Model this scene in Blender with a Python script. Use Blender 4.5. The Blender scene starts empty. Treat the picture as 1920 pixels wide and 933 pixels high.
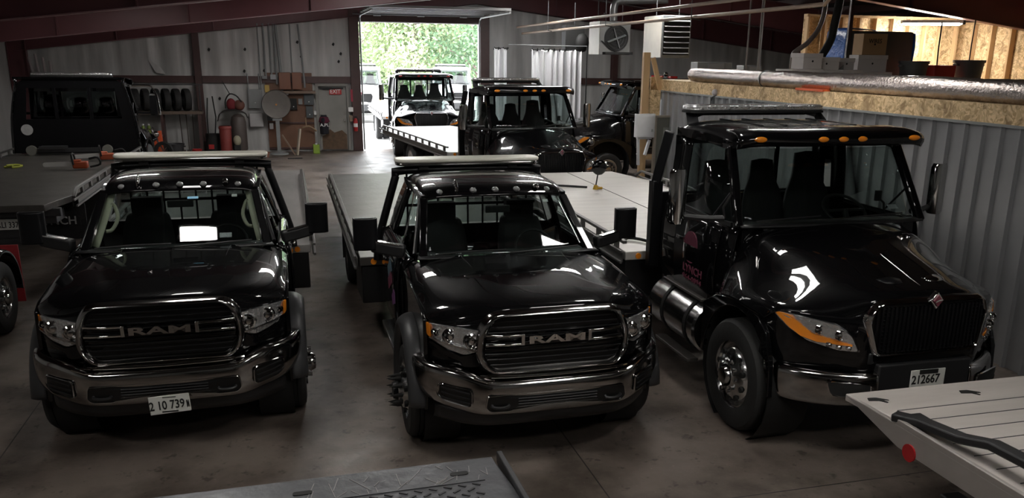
import bpy, math, random
from mathutils import Vector, Matrix
random.seed(7)
S = bpy.context.scene
COL = S.collection
R = math.radians
YAW = 0.27324                       # the building's own direction
O0 = (-5.8776, 29.6547)             # floor corner at the left jamb of the big door
def W2(s, d):                       # s along the end wall to the right, d metres in front of it
    return (O0[0] + math.cos(YAW)*s + math.sin(YAW)*d, O0[1] + math.sin(YAW)*s - math.cos(YAW)*d)

# ---------------------------------------------------------------- materials
MATS = {}
def mat(name, col, rough=.5, metal=0., var=.12, scale=6., bump=0., coat=0., spec=.5, emit=0., bscale=None, stretch=None, ecol=None):
    if name in MATS: return MATS[name]
    m = bpy.data.materials.new(name); m.use_nodes = True
    nt = m.node_tree; b = nt.nodes['Principled BSDF']; L = nt.links
    tc = nt.nodes.new('ShaderNodeTexCoord'); mp = nt.nodes.new('ShaderNodeMapping')
    L.new(tc.outputs['Object'], mp.inputs[0])
    if stretch: mp.inputs['Scale'].default_value = stretch
    nz = nt.nodes.new('ShaderNodeTexNoise'); nz.inputs['Scale'].default_value = scale; nz.inputs['Detail'].default_value = 5
    L.new(mp.outputs[0], nz.inputs['Vector'])
    mx = nt.nodes.new('ShaderNodeMix'); mx.data_type = 'RGBA'
    c = (*col, 1)
    mx.inputs[6].default_value = tuple(max(0, v*(1-var)) for v in col) + (1,)
    mx.inputs[7].default_value = tuple(min(1, v*(1+var)) for v in col) + (1,)
    L.new(nz.outputs['Fac'], mx.inputs[0]); L.new(mx.outputs[2], b.inputs['Base Color'])
    b.inputs['Roughness'].default_value = rough; b.inputs['Metallic'].default_value = metal
    b.inputs['Specular IOR Level'].default_value = spec
    if coat: b.inputs['Coat Weight'].default_value = coat; b.inputs['Coat Roughness'].default_value = .012
    if bump:
        n2 = nt.nodes.new('ShaderNodeTexNoise'); n2.inputs['Scale'].default_value = bscale or scale*3; n2.inputs['Detail'].default_value = 4
        L.new(mp.outputs[0], n2.inputs['Vector'])
        bp = nt.nodes.new('ShaderNodeBump'); bp.inputs['Strength'].default_value = bump; bp.inputs['Distance'].default_value = .02
        L.new(n2.outputs['Fac'], bp.inputs['Height']); L.new(bp.outputs[0], b.inputs['Normal'])
    if emit:
        b.inputs['Emission Color'].default_value = (*(ecol or col), 1); b.inputs['Emission Strength'].default_value = emit
    MATS[name] = m
    return m
def glass(name, tint=(.6, .65, .66), refl=1.0):
    if name in MATS: return MATS[name]
    m = bpy.data.materials.new(name); m.use_nodes = True
    nt = m.node_tree; nt.nodes.clear(); L = nt.links
    o = nt.nodes.new('ShaderNodeOutputMaterial'); t = nt.nodes.new('ShaderNodeBsdfTransparent'); g = nt.nodes.new('ShaderNodeBsdfGlossy')
    f = nt.nodes.new('ShaderNodeFresnel'); f.inputs[0].default_value = 1.5; mx = nt.nodes.new('ShaderNodeMixShader')
    t.inputs[0].default_value = (*tint, 1); g.inputs['Roughness'].default_value = .02; g.inputs[0].default_value = (refl, refl, refl, 1)
    ge = nt.nodes.new('ShaderNodeNewGeometry'); m1 = nt.nodes.new('ShaderNodeMath'); m1.operation = 'SUBTRACT'; m1.inputs[0].default_value = 1; L.new(ge.outputs['Backfacing'], m1.inputs[1])
    m2 = nt.nodes.new('ShaderNodeMath'); m2.operation = 'MULTIPLY'; L.new(f.outputs[0], m2.inputs[0]); L.new(m1.outputs[0], m2.inputs[1])   # only the outer face of the pane mirrors
    L.new(m2.outputs[0], mx.inputs[0]); L.new(t.outputs[0], mx.inputs[1]); L.new(g.outputs[0], mx.inputs[2]); L.new(mx.outputs[0], o.inputs[0])
    MATS[name] = m
    return m
PAINT = mat('black_paint', (.003, .003, .0035), .3, coat=1., var=.3, spec=.03)
PAINT2 = mat('black_satin_paint', (.005, .005, .006), .35, var=.3, spec=.25)
PLAST = mat('black_plastic', (.012, .012, .013), .45, var=.3, bump=.05, scale=40)
FLARE = mat('grey_flare_plastic', (.035, .035, .037), .42, var=.2)
CHROME = mat('chrome', (.62, .61, .6), .07, 1., var=.04)
DCHROME = mat('smoked_chrome', (.40, .39, .38), .12, 1., var=.08)
ALLOY = mat('polished_aluminium', (.6, .6, .6), .18, 1., var=.08)
RUBBER = mat('tyre_rubber', (.014, .014, .014), .75, var=.35, scale=12, bump=.1)
STEEL = mat('dark_steel', (.06, .06, .063), .45, .6, var=.3, scale=8)
DECKD = mat('dark_deck_steel', (.105, .097, .09), .42, .5, var=.5, scale=3, bump=.15, bscale=14)
DECKM = mat('grey_deck_steel', (.36, .35, .34), .42, .45, var=.4, scale=3, bump=.12, bscale=10, stretch=(1, .3, 1))
DECKA = mat('aluminium_deck', (.6, .58, .55), .42, .25, var=.2, scale=2.5, bump=.14, bscale=7, stretch=(.5, 3.5, 1))
AMBER = mat('amber_lens', (.9, .28, .02), .25, var=.1, coat=.6)
REDL = mat('red_lens', (.35, .012, .015), .2, var=.2, coat=.6)
BEIGE = mat('beige_trim', (.42, .40, .30), .6)
SEAT = mat('dark_seat_cloth', (.018, .018, .019), .8, var=.3, scale=30)
DASH = mat('dashboard', (.012, .012, .012), .6)
BLK = mat('matt_black', (.006, .006, .006), .7)
WHITE = mat('white_paint', (.75, .75, .74), .4)
BARTOP = mat('cream_light_cover', (.72, .70, .62), .35, var=.06)
BARLENS = mat('grey_clear_lens', (.25, .25, .25), .15, .3, var=.5, scale=25)
LENSM = mat('lamp_reflector', (.85, .85, .86), .2, .85, var=.2, scale=22, bump=.6, bscale=26)
GLASS = glass('tinted_glass', (.76, .80, .79))
GLASSD = glass('dark_glass', (.40, .42, .42))
GLASSS = glass('side_glass', (.74, .78, .77))
CLEAR = glass('clear_cover', (.95, .95, .95))
MESHM = mat('black_grille', (.004, .004, .004), .35, var=.3)

# ---------------------------------------------------------------- mesh collector
def crom(p, t):
    n = len(p) - 1; x = t*n; i = min(int(x), n-1); f = x - i
    p1 = Vector(p[i]); p2 = Vector(p[i+1])
    p0 = Vector(p[i-1]) if i > 0 else 2*p1 - p2
    p3 = Vector(p[i+2]) if i+2 <= n else 2*p2 - p1
    return .5*((2*p1) + (p2-p0)*f + (2*p0-5*p1+4*p2-p3)*f*f + (3*p1-p0-3*p2+p3)*f**3)
def interp(tab, x):
    if x <= tab[0][0]: return tab[0][1]
    for (a, b), (c, d) in zip(tab, tab[1:]):
        if x <= c:
            f = (x-a)/(c-a); return b + (d-b)*f
    return tab[-1][1]
def rounded(poly, r, n=4):          # round the corners of a 2-D polygon
    out = []; N = len(poly)
    for i in range(N):
        a = Vector(poly[i-1]); b = Vector(poly[i]); c = Vector(poly[(i+1) % N])
        rr = min(r, (a-b).length*.45, (c-b).length*.45)
        p = b + (a-b).normalized()*rr; q = b + (c-b).normalized()*rr
        for k in range(n+1):
            t = k/n; v = p*(1-t)**2 + b*2*t*(1-t) + q*t*t; out.append((v.x, v.y))
    return out
class M:
    def __init__(s): s.v = []; s.f = []
    def add(s, vs, fs):
        k = len(s.v); s.v += [tuple(v) for v in vs]; s.f += [tuple(i+k for i in f) for f in fs]; return s
    def box(s, c, d, rot=None):
        x, y, z = (q/2 for q in d); vs = [Vector((a*x, b*y, e*z)) for a in (-1, 1) for b in (-1, 1) for e in (-1, 1)]
        if rot is not None:
            if not isinstance(rot, Matrix): rot = Matrix.Rotation(rot[2], 3, 'Z') @ Matrix.Rotation(rot[1], 3, 'Y') @ Matrix.Rotation(rot[0], 3, 'X')
            vs = [rot @ v for v in vs]
        vs = [v + Vector(c) for v in vs]
        return s.add(vs, [(0, 1, 3, 2), (4, 6, 7, 5), (0, 4, 5, 1), (2, 3, 7, 6), (0, 2, 6, 4), (1, 5, 7, 3)])
    def cyl(s, a, b, r, r2=None, n=20, cap=True):
        a = Vector(a); b = Vector(b); r2 = r if r2 is None else r2
        z = (b-a).normalized(); x = z.orthogonal().normalized(); y = z.cross(x)
        vs = []
        for p, q in ((a, r), (b, r2)):
            vs += [p + (x*math.cos(2*math.pi*i/n) + y*math.sin(2*math.pi*i/n))*q for i in range(n)]
        fs = [(i, (i+1) % n, n+(i+1) % n, n+i) for i in range(n)]
        if cap: fs += [tuple(range(n))[::-1], tuple(range(n, 2*n))]
        return s.add(vs, fs)
    def tube(s, path, r, n=10, smooth=0, closed=False):
        P = [Vector(p) for p in path]
        if smooth: P = [crom(P, i/(smooth*(len(P)-1))) for i in range(smooth*(len(P)-1)+1)]
        k = len(P); vs = []; x = None
        for i in range(k):
            if closed: t = (P[(i+1) % k] - P[i-1]).normalized()
            else: t = (P[min(i+1, k-1)] - P[max(i-1, 0)]).normalized()
            x = t.orthogonal().normalized() if x is None else (x - t*x.dot(t)).normalized()
            y = t.cross(x); rr = (r[i] if len(r) == k else interp([(j/(len(r)-1), q) for j, q in enumerate(r)], i/(k-1))) if isinstance(r, (list, tuple)) else r
            vs += [P[i] + (x*math.cos(2*math.pi*j/n) + y*math.sin(2*math.pi*j/n))*rr for j in range(n)]
        fs = []
        for i in range(k if closed else k-1):
            a = i*n; b = ((i+1) % k)*n
            fs += [(a+j, a+(j+1) % n, b+(j+1) % n, b+j) for j in range(n)]
        if not closed: fs += [tuple(range(n))[::-1], tuple(range((k-1)*n, k*n))]
        return s.add(vs, fs)
    def bar(s, path, w, h, up=(0, 0, 1)):     # rectangular section along a path
        P = [Vector(p) for p in path]; k = len(P); up = Vector(up); vs = []
        for i in range(k):
            t = (P[min(i+1, k-1)] - P[max(i-1, 0)]).normalized(); x = t.cross(up).normalized(); y = x.cross(t)
            vs += [P[i] + x*a*w/2 + y*b*h/2 for a, b in ((-1, -1), (1, -1), (1, 1), (-1, 1))]
        fs = [(0, 3, 2, 1), tuple((k-1)*4+j for j in range(4))]
        for i in range(k-1): fs += [(i*4+j, i*4+(j+1) % 4, i*4+4+(j+1) % 4, i*4+4+j) for j in range(4)]
        return s.add(vs, fs)
    def lathe(s, prof, o, ax, n=32, a0=0, a1=360):   # prof of (r, h) along ax
        o = Vector(o); z = Vector(ax).normalized(); x = z.orthogonal().normalized(); y = z.cross(x); full = a1-a0 >= 360
        m = n if full else n+1; vs = []
        for r, h in prof:
            for i in range(m):
                a = R(a0 + (a1-a0)*i/n); vs.append(o + z*h + (x*math.cos(a) + y*math.sin(a))*r)
        fs = []
        for j in range(len(prof)-1):
            for i in range(n):
                fs.append((j*m+i, j*m+(i+1) % m, (j+1)*m+(i+1) % m, (j+1)*m+i))
        return s.add(vs, fs)
    def surf(s, rows, nu=4, nv=4, mirror=False):     # rows of control points, smoothed both ways
        U = (len(rows[0])-1)*nu; V = (len(rows)-1)*nv
        cols = [[crom(r, i/U) for i in range(U+1)] for r in rows]
        vs = [crom([c[i] for c in cols], j/V) for j in range(V+1) for i in range(U+1)]
        fs = [(j*(U+1)+i, j*(U+1)+i+1, (j+1)*(U+1)+i+1, (j+1)*(U+1)+i) for j in range(V) for i in range(U)]
        s.add(vs, fs)
        if mirror: s.add([(-v[0], v[1], v[2]) for v in vs], [f[::-1] for f in fs])
        return s
    def prism(s, poly, ax, a, b):            # polygon in the plane across axis ax, pushed from a to b
        def q(p, t): return {'x': (t, p[0], p[1]), 'y': (p[0], t, p[1]), 'z': (p[0], p[1], t)}[ax]
        n = len(poly); vs = [q(p, a) for p in poly] + [q(p, b) for p in poly]
        fs = [tuple(range(n))[::-1], tuple(range(n, 2*n))] + [(i, (i+1) % n, n+(i+1) % n, n+i) for i in range(n)]
        return s.add(vs, fs)
    def pad(s, poly, yf, off=-.005, depth=.03, rings=4):    # x-z outline laid over a curved front y = yf(x, z)
        n = len(poly); cx = sum(p[0] for p in poly)/n; cz = sum(p[1] for p in poly)/n; vs = []
        for k in range(rings, 0, -1):
            f = k/rings
            for x, z in poly:
                X = cx+(x-cx)*f; Z = cz+(z-cz)*f; vs.append((X, yf(X, Z)+off, Z))
        vs.append((cx, yf(cx, cz)+off, cz)); c = len(vs)-1; fs = []
        for k in range(rings-1): fs += [(k*n+i, k*n+(i+1) % n, (k+1)*n+(i+1) % n, (k+1)*n+i) for i in range(n)]
        fs += [((rings-1)*n+i, (rings-1)*n+(i+1) % n, c) for i in range(n)]
        b = len(vs); vs += [(x, yf(x, z)+off+depth, z) for x, z in poly]
        fs += [(i, b+i, b+(i+1) % n, (i+1) % n) for i in range(n)]
        return s.add(vs, fs)
    def ring(s, inner, outer, yf, offs=(-.0, -.05, -.06, -.0)):   # raised rim between two outlines of equal count
        n = len(inner); vs = []
        for k, o in enumerate(offs):
            f = k/(len(offs)-1)
            for (a, b), (c, d) in zip(inner, outer):
                X = a+(c-a)*f; Z = b+(d-b)*f; vs.append((X, yf(X, Z)+o, Z))
        fs = []
        for k in range(len(offs)-1): fs += [(k*n+i, k*n+(i+1) % n, (k+1)*n+(i+1) % n, (k+1)*n+i) for i in range(n)]
        return s.add(vs, fs)
    def ball(s, c, r, n=12):
        if not isinstance(r, (tuple, list)): r = (r, r, r)
        vs = []; fs = []; h = n//2
        for j in range(h+1):
            a = math.pi*j/h
            for i in range(n):
                b = 2*math.pi*i/n; vs.append((c[0]+r[0]*math.sin(a)*math.cos(b), c[1]+r[1]*math.sin(a)*math.sin(b), c[2]+r[2]*math.cos(a)))
        for j in range(h): fs += [(j*n+i, (j+1)*n+i, (j+1)*n+(i+1) % n, j*n+(i+1) % n) for i in range(n)]
        return s.add(vs, fs)
    def xf(s, mtx): s.v = [tuple(mtx @ Vector(v)) for v in s.v]; return s
    def mirror(s):
        k = len(s.v); s.v += [(-x, y, z) for x, y, z in s.v]; s.f += [tuple(i+k for i in f)[::-1] for f in s.f]; return s
    def build(s, name, m, parent=None, bev=0., solid=0., smooth=True, ang=35):
        me = bpy.data.meshes.new(name); me.from_pydata(s.v, [], s.f); me.update()
        me.materials.append(m); o = bpy.data.objects.new(name, me); COL.objects.link(o)
        import bmesh
        b = bmesh.new(); b.from_mesh(me); bmesh.ops.remove_doubles(b, verts=b.verts, dist=1e-5); bmesh.ops.recalc_face_normals(b, faces=b.faces); b.to_mesh(me); b.free()
        if smooth:
            me.shade_smooth(); me.set_sharp_from_angle(angle=R(ang))
        if parent: o.parent = parent
        if solid: q = o.modifiers.new('Solidify', 'SOLIDIFY'); q.thickness = solid; q.offset = 0
        if bev: q = o.modifiers.new('Bevel', 'BEVEL'); q.width = bev; q.segments = 2; q.limit_method = 'ANGLE'
        return o
def tag(o, label=None, cat=None, group=None, kind=None):
    if label: o['label'] = label
    if cat: o['category'] = cat
    if group: o['group'] = group
    if kind: o['kind'] = kind
    return o
def thing(name, label, cat, x, y, z=0, rz=0, group=None):
    o = bpy.data.objects.new(name, None); COL.objects.link(o); o.location = (x, y, z); o.rotation_euler = (0, 0, rz); o.empty_display_size = .2
    return tag(o, label, cat, group)
def kids(o): return [c for c in bpy.data.objects if c.parent == o]
def copy_tree(o, parent=None):
    c = o.copy(); COL.objects.link(c)
    if parent: c.parent = parent
    for k in kids(o): copy_tree(k, c)
    return c
def text(name, body, m, parent, mtx, w, h, depth=.01, bold=.012):       # letters turned into a mesh, w wide and h high
    cu = bpy.data.curves.new(name, 'FONT'); cu.body = body; cu.extrude = .05; cu.offset = bold; cu.align_x = 'CENTER'; cu.align_y = 'CENTER'; cu.resolution_u = 3
    t = bpy.data.objects.new(name, cu); COL.objects.link(t)
    bpy.context.view_layer.update()
    me = bpy.data.meshes.new_from_object(t.evaluated_get(bpy.context.evaluated_depsgraph_get()))
    bpy.data.objects.remove(t)
    xs = [v.co.x for v in me.vertices]; ys = [v.co.y for v in me.vertices]
    sx = w/(max(xs)-min(xs)); sy = h/(max(ys)-min(ys)); cx = (max(xs)+min(xs))/2; cy = (max(ys)+min(ys))/2
    for v in me.vertices: v.co = ((v.co.x-cx)*sx, (v.co.y-cy)*sy, v.co.z*depth/.1)
    me.transform(mtx); me.materials.clear(); me.materials.append(m)
    o = bpy.data.objects.new(name, me); COL.objects.link(o); o.parent = parent
    return o
FACE = Matrix.Rotation(R(90), 4, 'X')       # text in x-z plane facing -y
def facing(x, y, z, tilt=0, rz=0): return Matrix.Translation((x, y, z)) @ Matrix.Rotation(rz, 4, 'Z') @ Matrix.Rotation(tilt, 4, 'Y') @ FACE
RAILM = mat('rail_steel', (.16, .155, .15), .35, .6, var=.3, scale=8)
# ================================================================ wheels
def wheel(root, cx, cy, r, w, rim, side, chrome=ALLOY, spikes=False, deep=.06, bulge=0., holes=8, name='wheel'):
    """cx is the outer face, side +1 / -1 points outward"""
    t = M(); x = side
    prof = [(rim+.005, 0), (rim+.03, .012), (r-.09, .016), (r-.03, .006), (r-.008, -.02)]
    n = 5
    for k in range(n):
        a = -.035 - (w-.07)*k/n; b = -.035 - (w-.07)*(k+.8)/n; c = -.035-(w-.07)*(k+1)/n
        prof += [(r, a), (r, b), (r-.012, b-.002), (r-.012, c+.002)]
    prof += [(r, -w+.035), (r-.008, -w+.02), (r-.03, -w-.006), (rim+.03, -w-.01), (rim+.005, -w)]
    t.lathe(prof, (cx, cy, r), (x, 0, 0), 40)
    tyre = t.build(name, RUBBER, root)
    m = M()
    m.lathe([(rim+.012, .004), (rim+.012, -.02), (rim-.012, -.022), (rim-.03, -.05), (rim-.05, -deep), (rim-.1, -deep+bulge*.7), (.12, -deep+bulge), (.10, -deep+bulge+.02), (.10, -w*.55+bulge*0-.0), (0, -w*.55)], (cx, cy, r), (x, 0, 0), 40)
    rm = m.build('rim', chrome, tyre)
    for k in range(holes):
        h = M(); a = 2*math.pi*(k+.5)/holes; rr = rim-.075
        h.cyl((cx+x*(-deep-.01+bulge*.5), cy+rr*math.cos(a), r+rr*math.sin(a)), (cx+x*(-deep+.008+bulge*.62), cy+rr*math.cos(a), r+rr*math.sin(a)), .026, n=12); h.build('hand_hole', BLK, tyre)
    q = M(); hub = -deep+bulge
    q.lathe([(.085, hub-.03), (.085, hub+.03), (.07, hub+.06), (0, hub+.065)], (cx, cy, r), (x, 0, 0), 24)
    q.build('hub', DCHROME if not spikes else PAINT2, tyre)
    nn = 10
    for k in range(nn):
        q = M(); a = 2*math.pi*k/nn; y = cy+.142*math.cos(a) if rim > .26 else cy+.125*math.cos(a); z = r+(.142 if rim > .26 else .125)*math.sin(a)
        if spikes: q.cyl((cx+x*(hub-.01), y, z), (cx+x*(hub+.03), y, z), .019, n=10); q.cyl((cx+x*(hub+.03), y, z), (cx+x*(hub+.10), y, z), .017, .001, n=10)
        else: q.cyl((cx+x*(hub-.01), y, z), (cx+x*(hub+.025), y, z), .016, n=8)
        q.build('lug_nut', BLK if spikes else chrome, tyre)
    return tyre
# ================================================================ flatbed behind a cab
def flatbed(root, z, x, y0, y1, m, taper=0, rail=True, th=.10, seam=False, axle=6.9, R0=.42, rim=.26, tool=True, wheels=True, boards=0):
    d = M()
    P = [(-x, y0), (x, y0), (x, y1-1.2), (x-taper, y1), (-x+taper, y1), (-x, y1-1.2)]
    d.prism(P, 'z', z-th, z)
    dk = d.build('deck', m, root, bev=.008)
    if seam:
        q = M(); q.box((seam if not isinstance(seam, bool) else 0, (y0+y1)/2, z+.0015), (.012, y1-y0-.1, .004)); q.build('deck_seam', BLK, dk)
    if boards:
        q = M()
        for k in range(1, boards): yy = y0+(y1-y0)*k/boards; q.box((0, yy, z+.001), (2*x-.1, .008, .004))
        q.build('plank_joints', STEEL, dk)
    if rail:
        for sx in (-1, 1):
            q = M(); e = y1-.75; q.bar([(sx*(x+.01), y0, z+.11), (sx*(x+.01), e-.1, z+.11), (sx*(x+.01), e+.15, z+.01)], .05, .035); q.bar([(sx*(x+.05), y0, z), (sx*(x+.05), e+.35, z-.01)], .03, .03); q.bar([(sx*(x+.05), y0, z-.12), (sx*(x+.05), e+.2, z-.12)], .03, .03); q.box((sx*(x+.03), (y0+e)/2, z-.06), (.012, e-y0, .12))
            k = y0+.25
            while k < y1-1.0: q.box((sx*(x+.015), k, z+.05), (.04, .09, .10)); k += .62
            q.build('side_rail', RAILM, root, bev=.005)
    q = M()
    for sx in (-.42, .42): q.box((sx, (1.2+y1-1.2)/2, z-th-.16), (.09, y1-2.4, .24))
    for k in range(7): q.box((0, y0+.4+k*(y1-y0-1.4)/6, z-th-.05), (2*x-.2, .08, .10))
    q.build('chassis_frame', BLK, root)
    if tool:
        for sx in (-1, 1):
            q = M(); q.prism([(y0+.05, z-th-.01), (y0+.95, z-th-.01), (y0+.95, z-.62), (y0+.05, z-.55)], 'x', sx*(x-.02), sx*(x-.5))
            tb = q.build('tool_box', PLAST, root, bev=.015)
            q = M(); q.cyl((sx*(x-.15), y0-.012, z-.05), (sx*(x-.15), y0-.028, z-.05), .033, n=16); q.build('marker_light', AMBER, tb)
    if wheels:
        for sx in (-1, 1):
            wheel(root, sx*(x-.03), axle, R0, .24, rim, sx, deep=.13, holes=6, name='outer_rear_wheel'); 
            q = M(); q.lathe([(rim, 0), (R0-.02, 0), (R0, -.03), (R0, -.21), (R0-.02, -.24), (rim, -.24)], (sx*(x-.30), axle, R0), (sx, 0, 0), 32); q.build('inner_rear_wheel', RUBBER, root)
            q = M(); q.box((sx*(x-.28), axle+R0+.12, .55), (.56, .012, .62)); q.build('mud_flap', PLAST, root)
    return dk
# ================================================================ the pickup-cab tow truck
def cfy(tab):
    def f(x, z=0):
        x = abs(x); 
        for i in range(len(tab)-1):
            if x <= tab[i+1][0] or i == len(tab)-2:
                a = tab[i]; b = tab[i+1]; t = (x-a[0])/(b[0]-a[0])
                def sl(k):
                    if k <= 0: return 0.
                    if k >= len(tab)-1: return (tab[-1][1]-tab[-2][1])/(tab[-1][0]-tab[-2][0])
                    return (tab[k+1][1]-tab[k-1][1])/(tab[k+1][0]-tab[k-1][0])
                h = b[0]-a[0]; m0 = sl(i)*h; m1 = sl(i+1)*h
                return (2*t**3-3*t*t+1)*a[1] + (t**3-2*t*t+t)*m0 + (-2*t**3+3*t*t)*b[1] + (t**3-t*t)*m1
    return f
RF = cfy([(0, 0), (.3, .002), (.5, .015), (.6, .045), (.72, .12), (.84, .22), (.92, .33), (.97, .46)])
def mk_pickup_tow(x, y, yaw, label, deckmat, plate=None, spikes=False, beige=False, deckz=1.0, deckend=10.4, blue=True):
    T = thing('tow_truck', label, 'tow truck', x, y, 0, yaw)
    # hood
    X = [0, .28, .44, .56, .72, .86, .94]
    rows = [[(X[0], .03, 1.325), (X[1], .035, 1.322), (X[2], .05, 1.305), (.55, .09, 1.27), (.70, .15, 1.225), (.84, .26, 1.20), (.93, .36, 1.185)],
            [(X[0], .07, 1.362), (X[1], .075, 1.36), (X[2], .09, 1.345), (.56, .13, 1.32), (.71, .20, 1.285), (.85, .31, 1.245), (.945, .40, 1.215)],
            [(X[0], .25, 1.398), (X[1], .25, 1.397), (X[2], .26, 1.388), (.57, .28, 1.372), (.72, .34, 1.343), (.86, .43, 1.30), (.955, .50, 1.245)],
            [(X[0], .70, 1.432), (X[1], .70, 1.430), (X[2], .70, 1.424), (.57, .70, 1.409), (.73, .72, 1.388), (.88, .75, 1.345), (.965, .78, 1.27)],
            [(X[0], 1.1, 1.450), (X[1], 1.1, 1.449), (X[2], 1.1, 1.443), (.58, 1.1, 1.429), (.74, 1.1, 1.411), (.89, 1.1, 1.37), (.97, 1.1, 1.30)],
            [(X[0], 1.40, 1.462), (X[1], 1.41, 1.46), (X[2], 1.42, 1.455), (.59, 1.45, 1.442), (.75, 1.50, 1.423), (.90, 1.52, 1.385), (.972, 1.55, 1.32)]]
    M().surf([r for r in rows], 5, 6, mirror=True).build('hood', PAINT, T, solid=.012, ang=60)
    # crease lines where hood meets fender
    q = M()
    q.tube([(.46, .12, 1.345), (.455, .28, 1.389), (.45, .7, 1.426), (.45, 1.1, 1.446), (.47, 1.4, 1.457)], .003, 5, smooth=5)
    q.tube([(.79, .24, 1.247), (.80, .36, 1.29), (.81, .75, 1.369), (.815, 1.1, 1.391), (.82, 1.5, 1.409)], .004, 6, smooth=5); q.mirror(); q.build('panel_gap', BLK, T)
    # fenders with wheel arches
    arch = [(.93+.52*math.cos(R(a)), .42+.50*math.sin(R(a))) for a in range(0, 181, 15)]
    poly = [(1.62, .62), (1.62, 1.33), (1.1, 1.31), (.78, 1.28), (.50, 1.25), (.38, 1.20), (.36, .95), (.38, .6), (.41, .5)] + arch[::-1]
    for sx in (-1, 1): q = M(); q.prism(poly, 'x', sx*.94, sx*.975); q.build('fender', PAINT, T, bev=.012)
    for sx in (-1, 1):
        cr = []
        for a in range(-12, 186, 11):
            ca, sa = math.cos(R(a)), math.sin(R(a)); f = .06*max(0, sa)
            cr.append([(sx*.965, .93+(.60)*ca, .42+(.60+f)*sa), (sx*1.03, .93+.59*ca, .42+(.59+f)*sa), (sx*1.085, .93+.545*ca, .42+(.55+f)*sa), (sx*1.09, .93+.50*ca, .42+(.50+f)*sa), (sx*1.03, .93+.47*ca, .42+(.47+f)*sa)])
        M().surf(cr, 3, 2).build('wheel_arch_flare', FLARE, T, solid=.01, ang=60)
        q = M(); q.lathe([(.5, 0), (.5, .30)], (sx*.66, .93, .45), (sx, 0, 0), 20, a0=0); q.build('wheel_well', BLK, T)
    # front body behind lamps and grille
    zs = [.80, .95, 1.10, 1.19, 1.25, 1.32]; off = [.05, .02, .015, .02, .03, .06]
    rows = [[(xx, RF(xx)+o, z) for xx in (0, .2, .4, .55, .68, .8, .9, .96)] for z, o in zip(zs, off)]
    rows[4] = [(a, b, min(z, interp([(0, 1.25), (.5, 1.25), (.7, 1.215), (.95, 1.18)], a))) for a, b, z in rows[4]]
    rows[5] = [(a, b, interp([(0, 1.325), (.44, 1.305), (.56, 1.27), (.7, 1.225), (.84, 1.20), (.96, 1.185)], a)) for a, b, z in rows[5]]
    M().surf(rows, 4, 3, mirror=True).build('front_panel', PAINT, T, solid=.01, ang=60)
    # grille
    o_in = rounded([(-.47, 1.295), (.47, 1.295), (.555, 1.15), (.565, .99), (.49, .885), (-.49, .885), (-.565, .99), (-.555, 1.15)], .09, 5)
    o_out = rounded([(-.52, 1.345), (.52, 1.345), (.63, 1.18), (.635, .96), (.53, .835), (-.53, .835), (-.635, .96), (-.63, 1.18)], .11, 5)
    G = M().ring(o_in, o_out, RF, (.02, -.045, -.06, -.058, -.045, .02)).build('grille_surround', DCHROME, T, ang=50)
    g = M().pad(o_in, RF, .012, .02).build('grille_insert', MESHM, T)
    q = M()
    for k in range(9):
        z = .915+k*.043
        hw = interp([(.88, .50), (.99, .56), (1.15, .55), (1.29, .48)], z)-.005
        q.tube([(-hw+2*hw*i/12, RF(-hw+2*hw*i/12)-.010, z) for i in range(13)], .006, 6)
    q.build('grille_slats', PAINT2, g)
    for sx in (-1, 1):
        q = M()
        for z in (1.155, 1.085): q.bar([(sx*.27, -.04, z), (sx*.42, RF(.42)-.04, z), (sx*.555, RF(.555)-.03, z+(.005 if z > 1.1 else -.005))], .02, .018)
        q.box((sx*.27, -.04, 1.12), (.028, .022, .09)); q.build('grille_bracket', CHROME, g, bev=.004)
    text('grille_letters', 'RAM', CHROME, g, facing(0, -.05, 1.12), .45, .062, .03, bold=.035)
    q = M()
    q.tube([(-.6+1.2*i/12, RF(1.2*i/12-.6)-.055+.0*i, .835-.012*(1-abs(i-6)/6)) for i in range(13)], .012, 8); q.build('grille_lower_trim', CHROME, G)
    # lamps
    hl = [(.535, 1.185), (.60, 1.03), (.70, .985), (.83, 1.02), (.935, 1.075), (.945, 1.185), (.78, 1.20)]
    for sx in (-1, 1):
        out = rounded([(sx*a, b) for a, b in hl], .03, 3)
        H = M().pad(out, RF, -.014, .02).build('headlight', LENSM, T)
        q = M(); q.bar([(sx*(.60+.055*k), RF(.60+.055*k)-.03, 1.03+.008*k) for k in range(7)], .02, .012); q.build('lamp_divider', CHROME, H)
        for px, pz, pr in ((.655, 1.11, .062), (.80, 1.125, .060), (.895, 1.13, .03)):
            q = M(); q.lathe([(pr, .015), (pr*1.0, -.02), (pr*.8, -.028), (pr*.75, -.012), (pr*.45, .0), (pr*.42, -.03), (0, -.036)], (sx*px, RF(px)-.016, pz), (sx*.25, 1, 0), 18); q.build('projector', CHROME, H)
        M().pad(rounded([(sx*a, b) for a, b in [(.925, 1.075), (.948, 1.085), (.957, 1.18), (.928, 1.185)]], .01, 2), RF, -.03, .03, 2).build('turn_signal', AMBER, H)
        M().pad(out, RF, -.032, .03).build('lens_cover', CLEAR, H)
        M().pad(rounded([(sx*a, b) for a, b in [(.585, 1.02), (.66, .955), (.93, 1.045), (.95, .99), (.70, .885), (.60, .90)]], .02, 2), RF, -.012, .02, 3).build('lamp_trim', PAINT, T)
    # bumper
    st = [(0, 0), (.2, 0), (.4, .008), (.52, .02), (.62, .06), (.74, .14), (.84, .23), (.91, .33), (.955, .46), (.975, .62)]
    prof = [(.02, 0), (-.055, .012), (-.085, .04), (-.09, .12), (-.085, .19), (-.06, .26), (-.02, .30), (.04, .32)]
    rows = []
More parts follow.
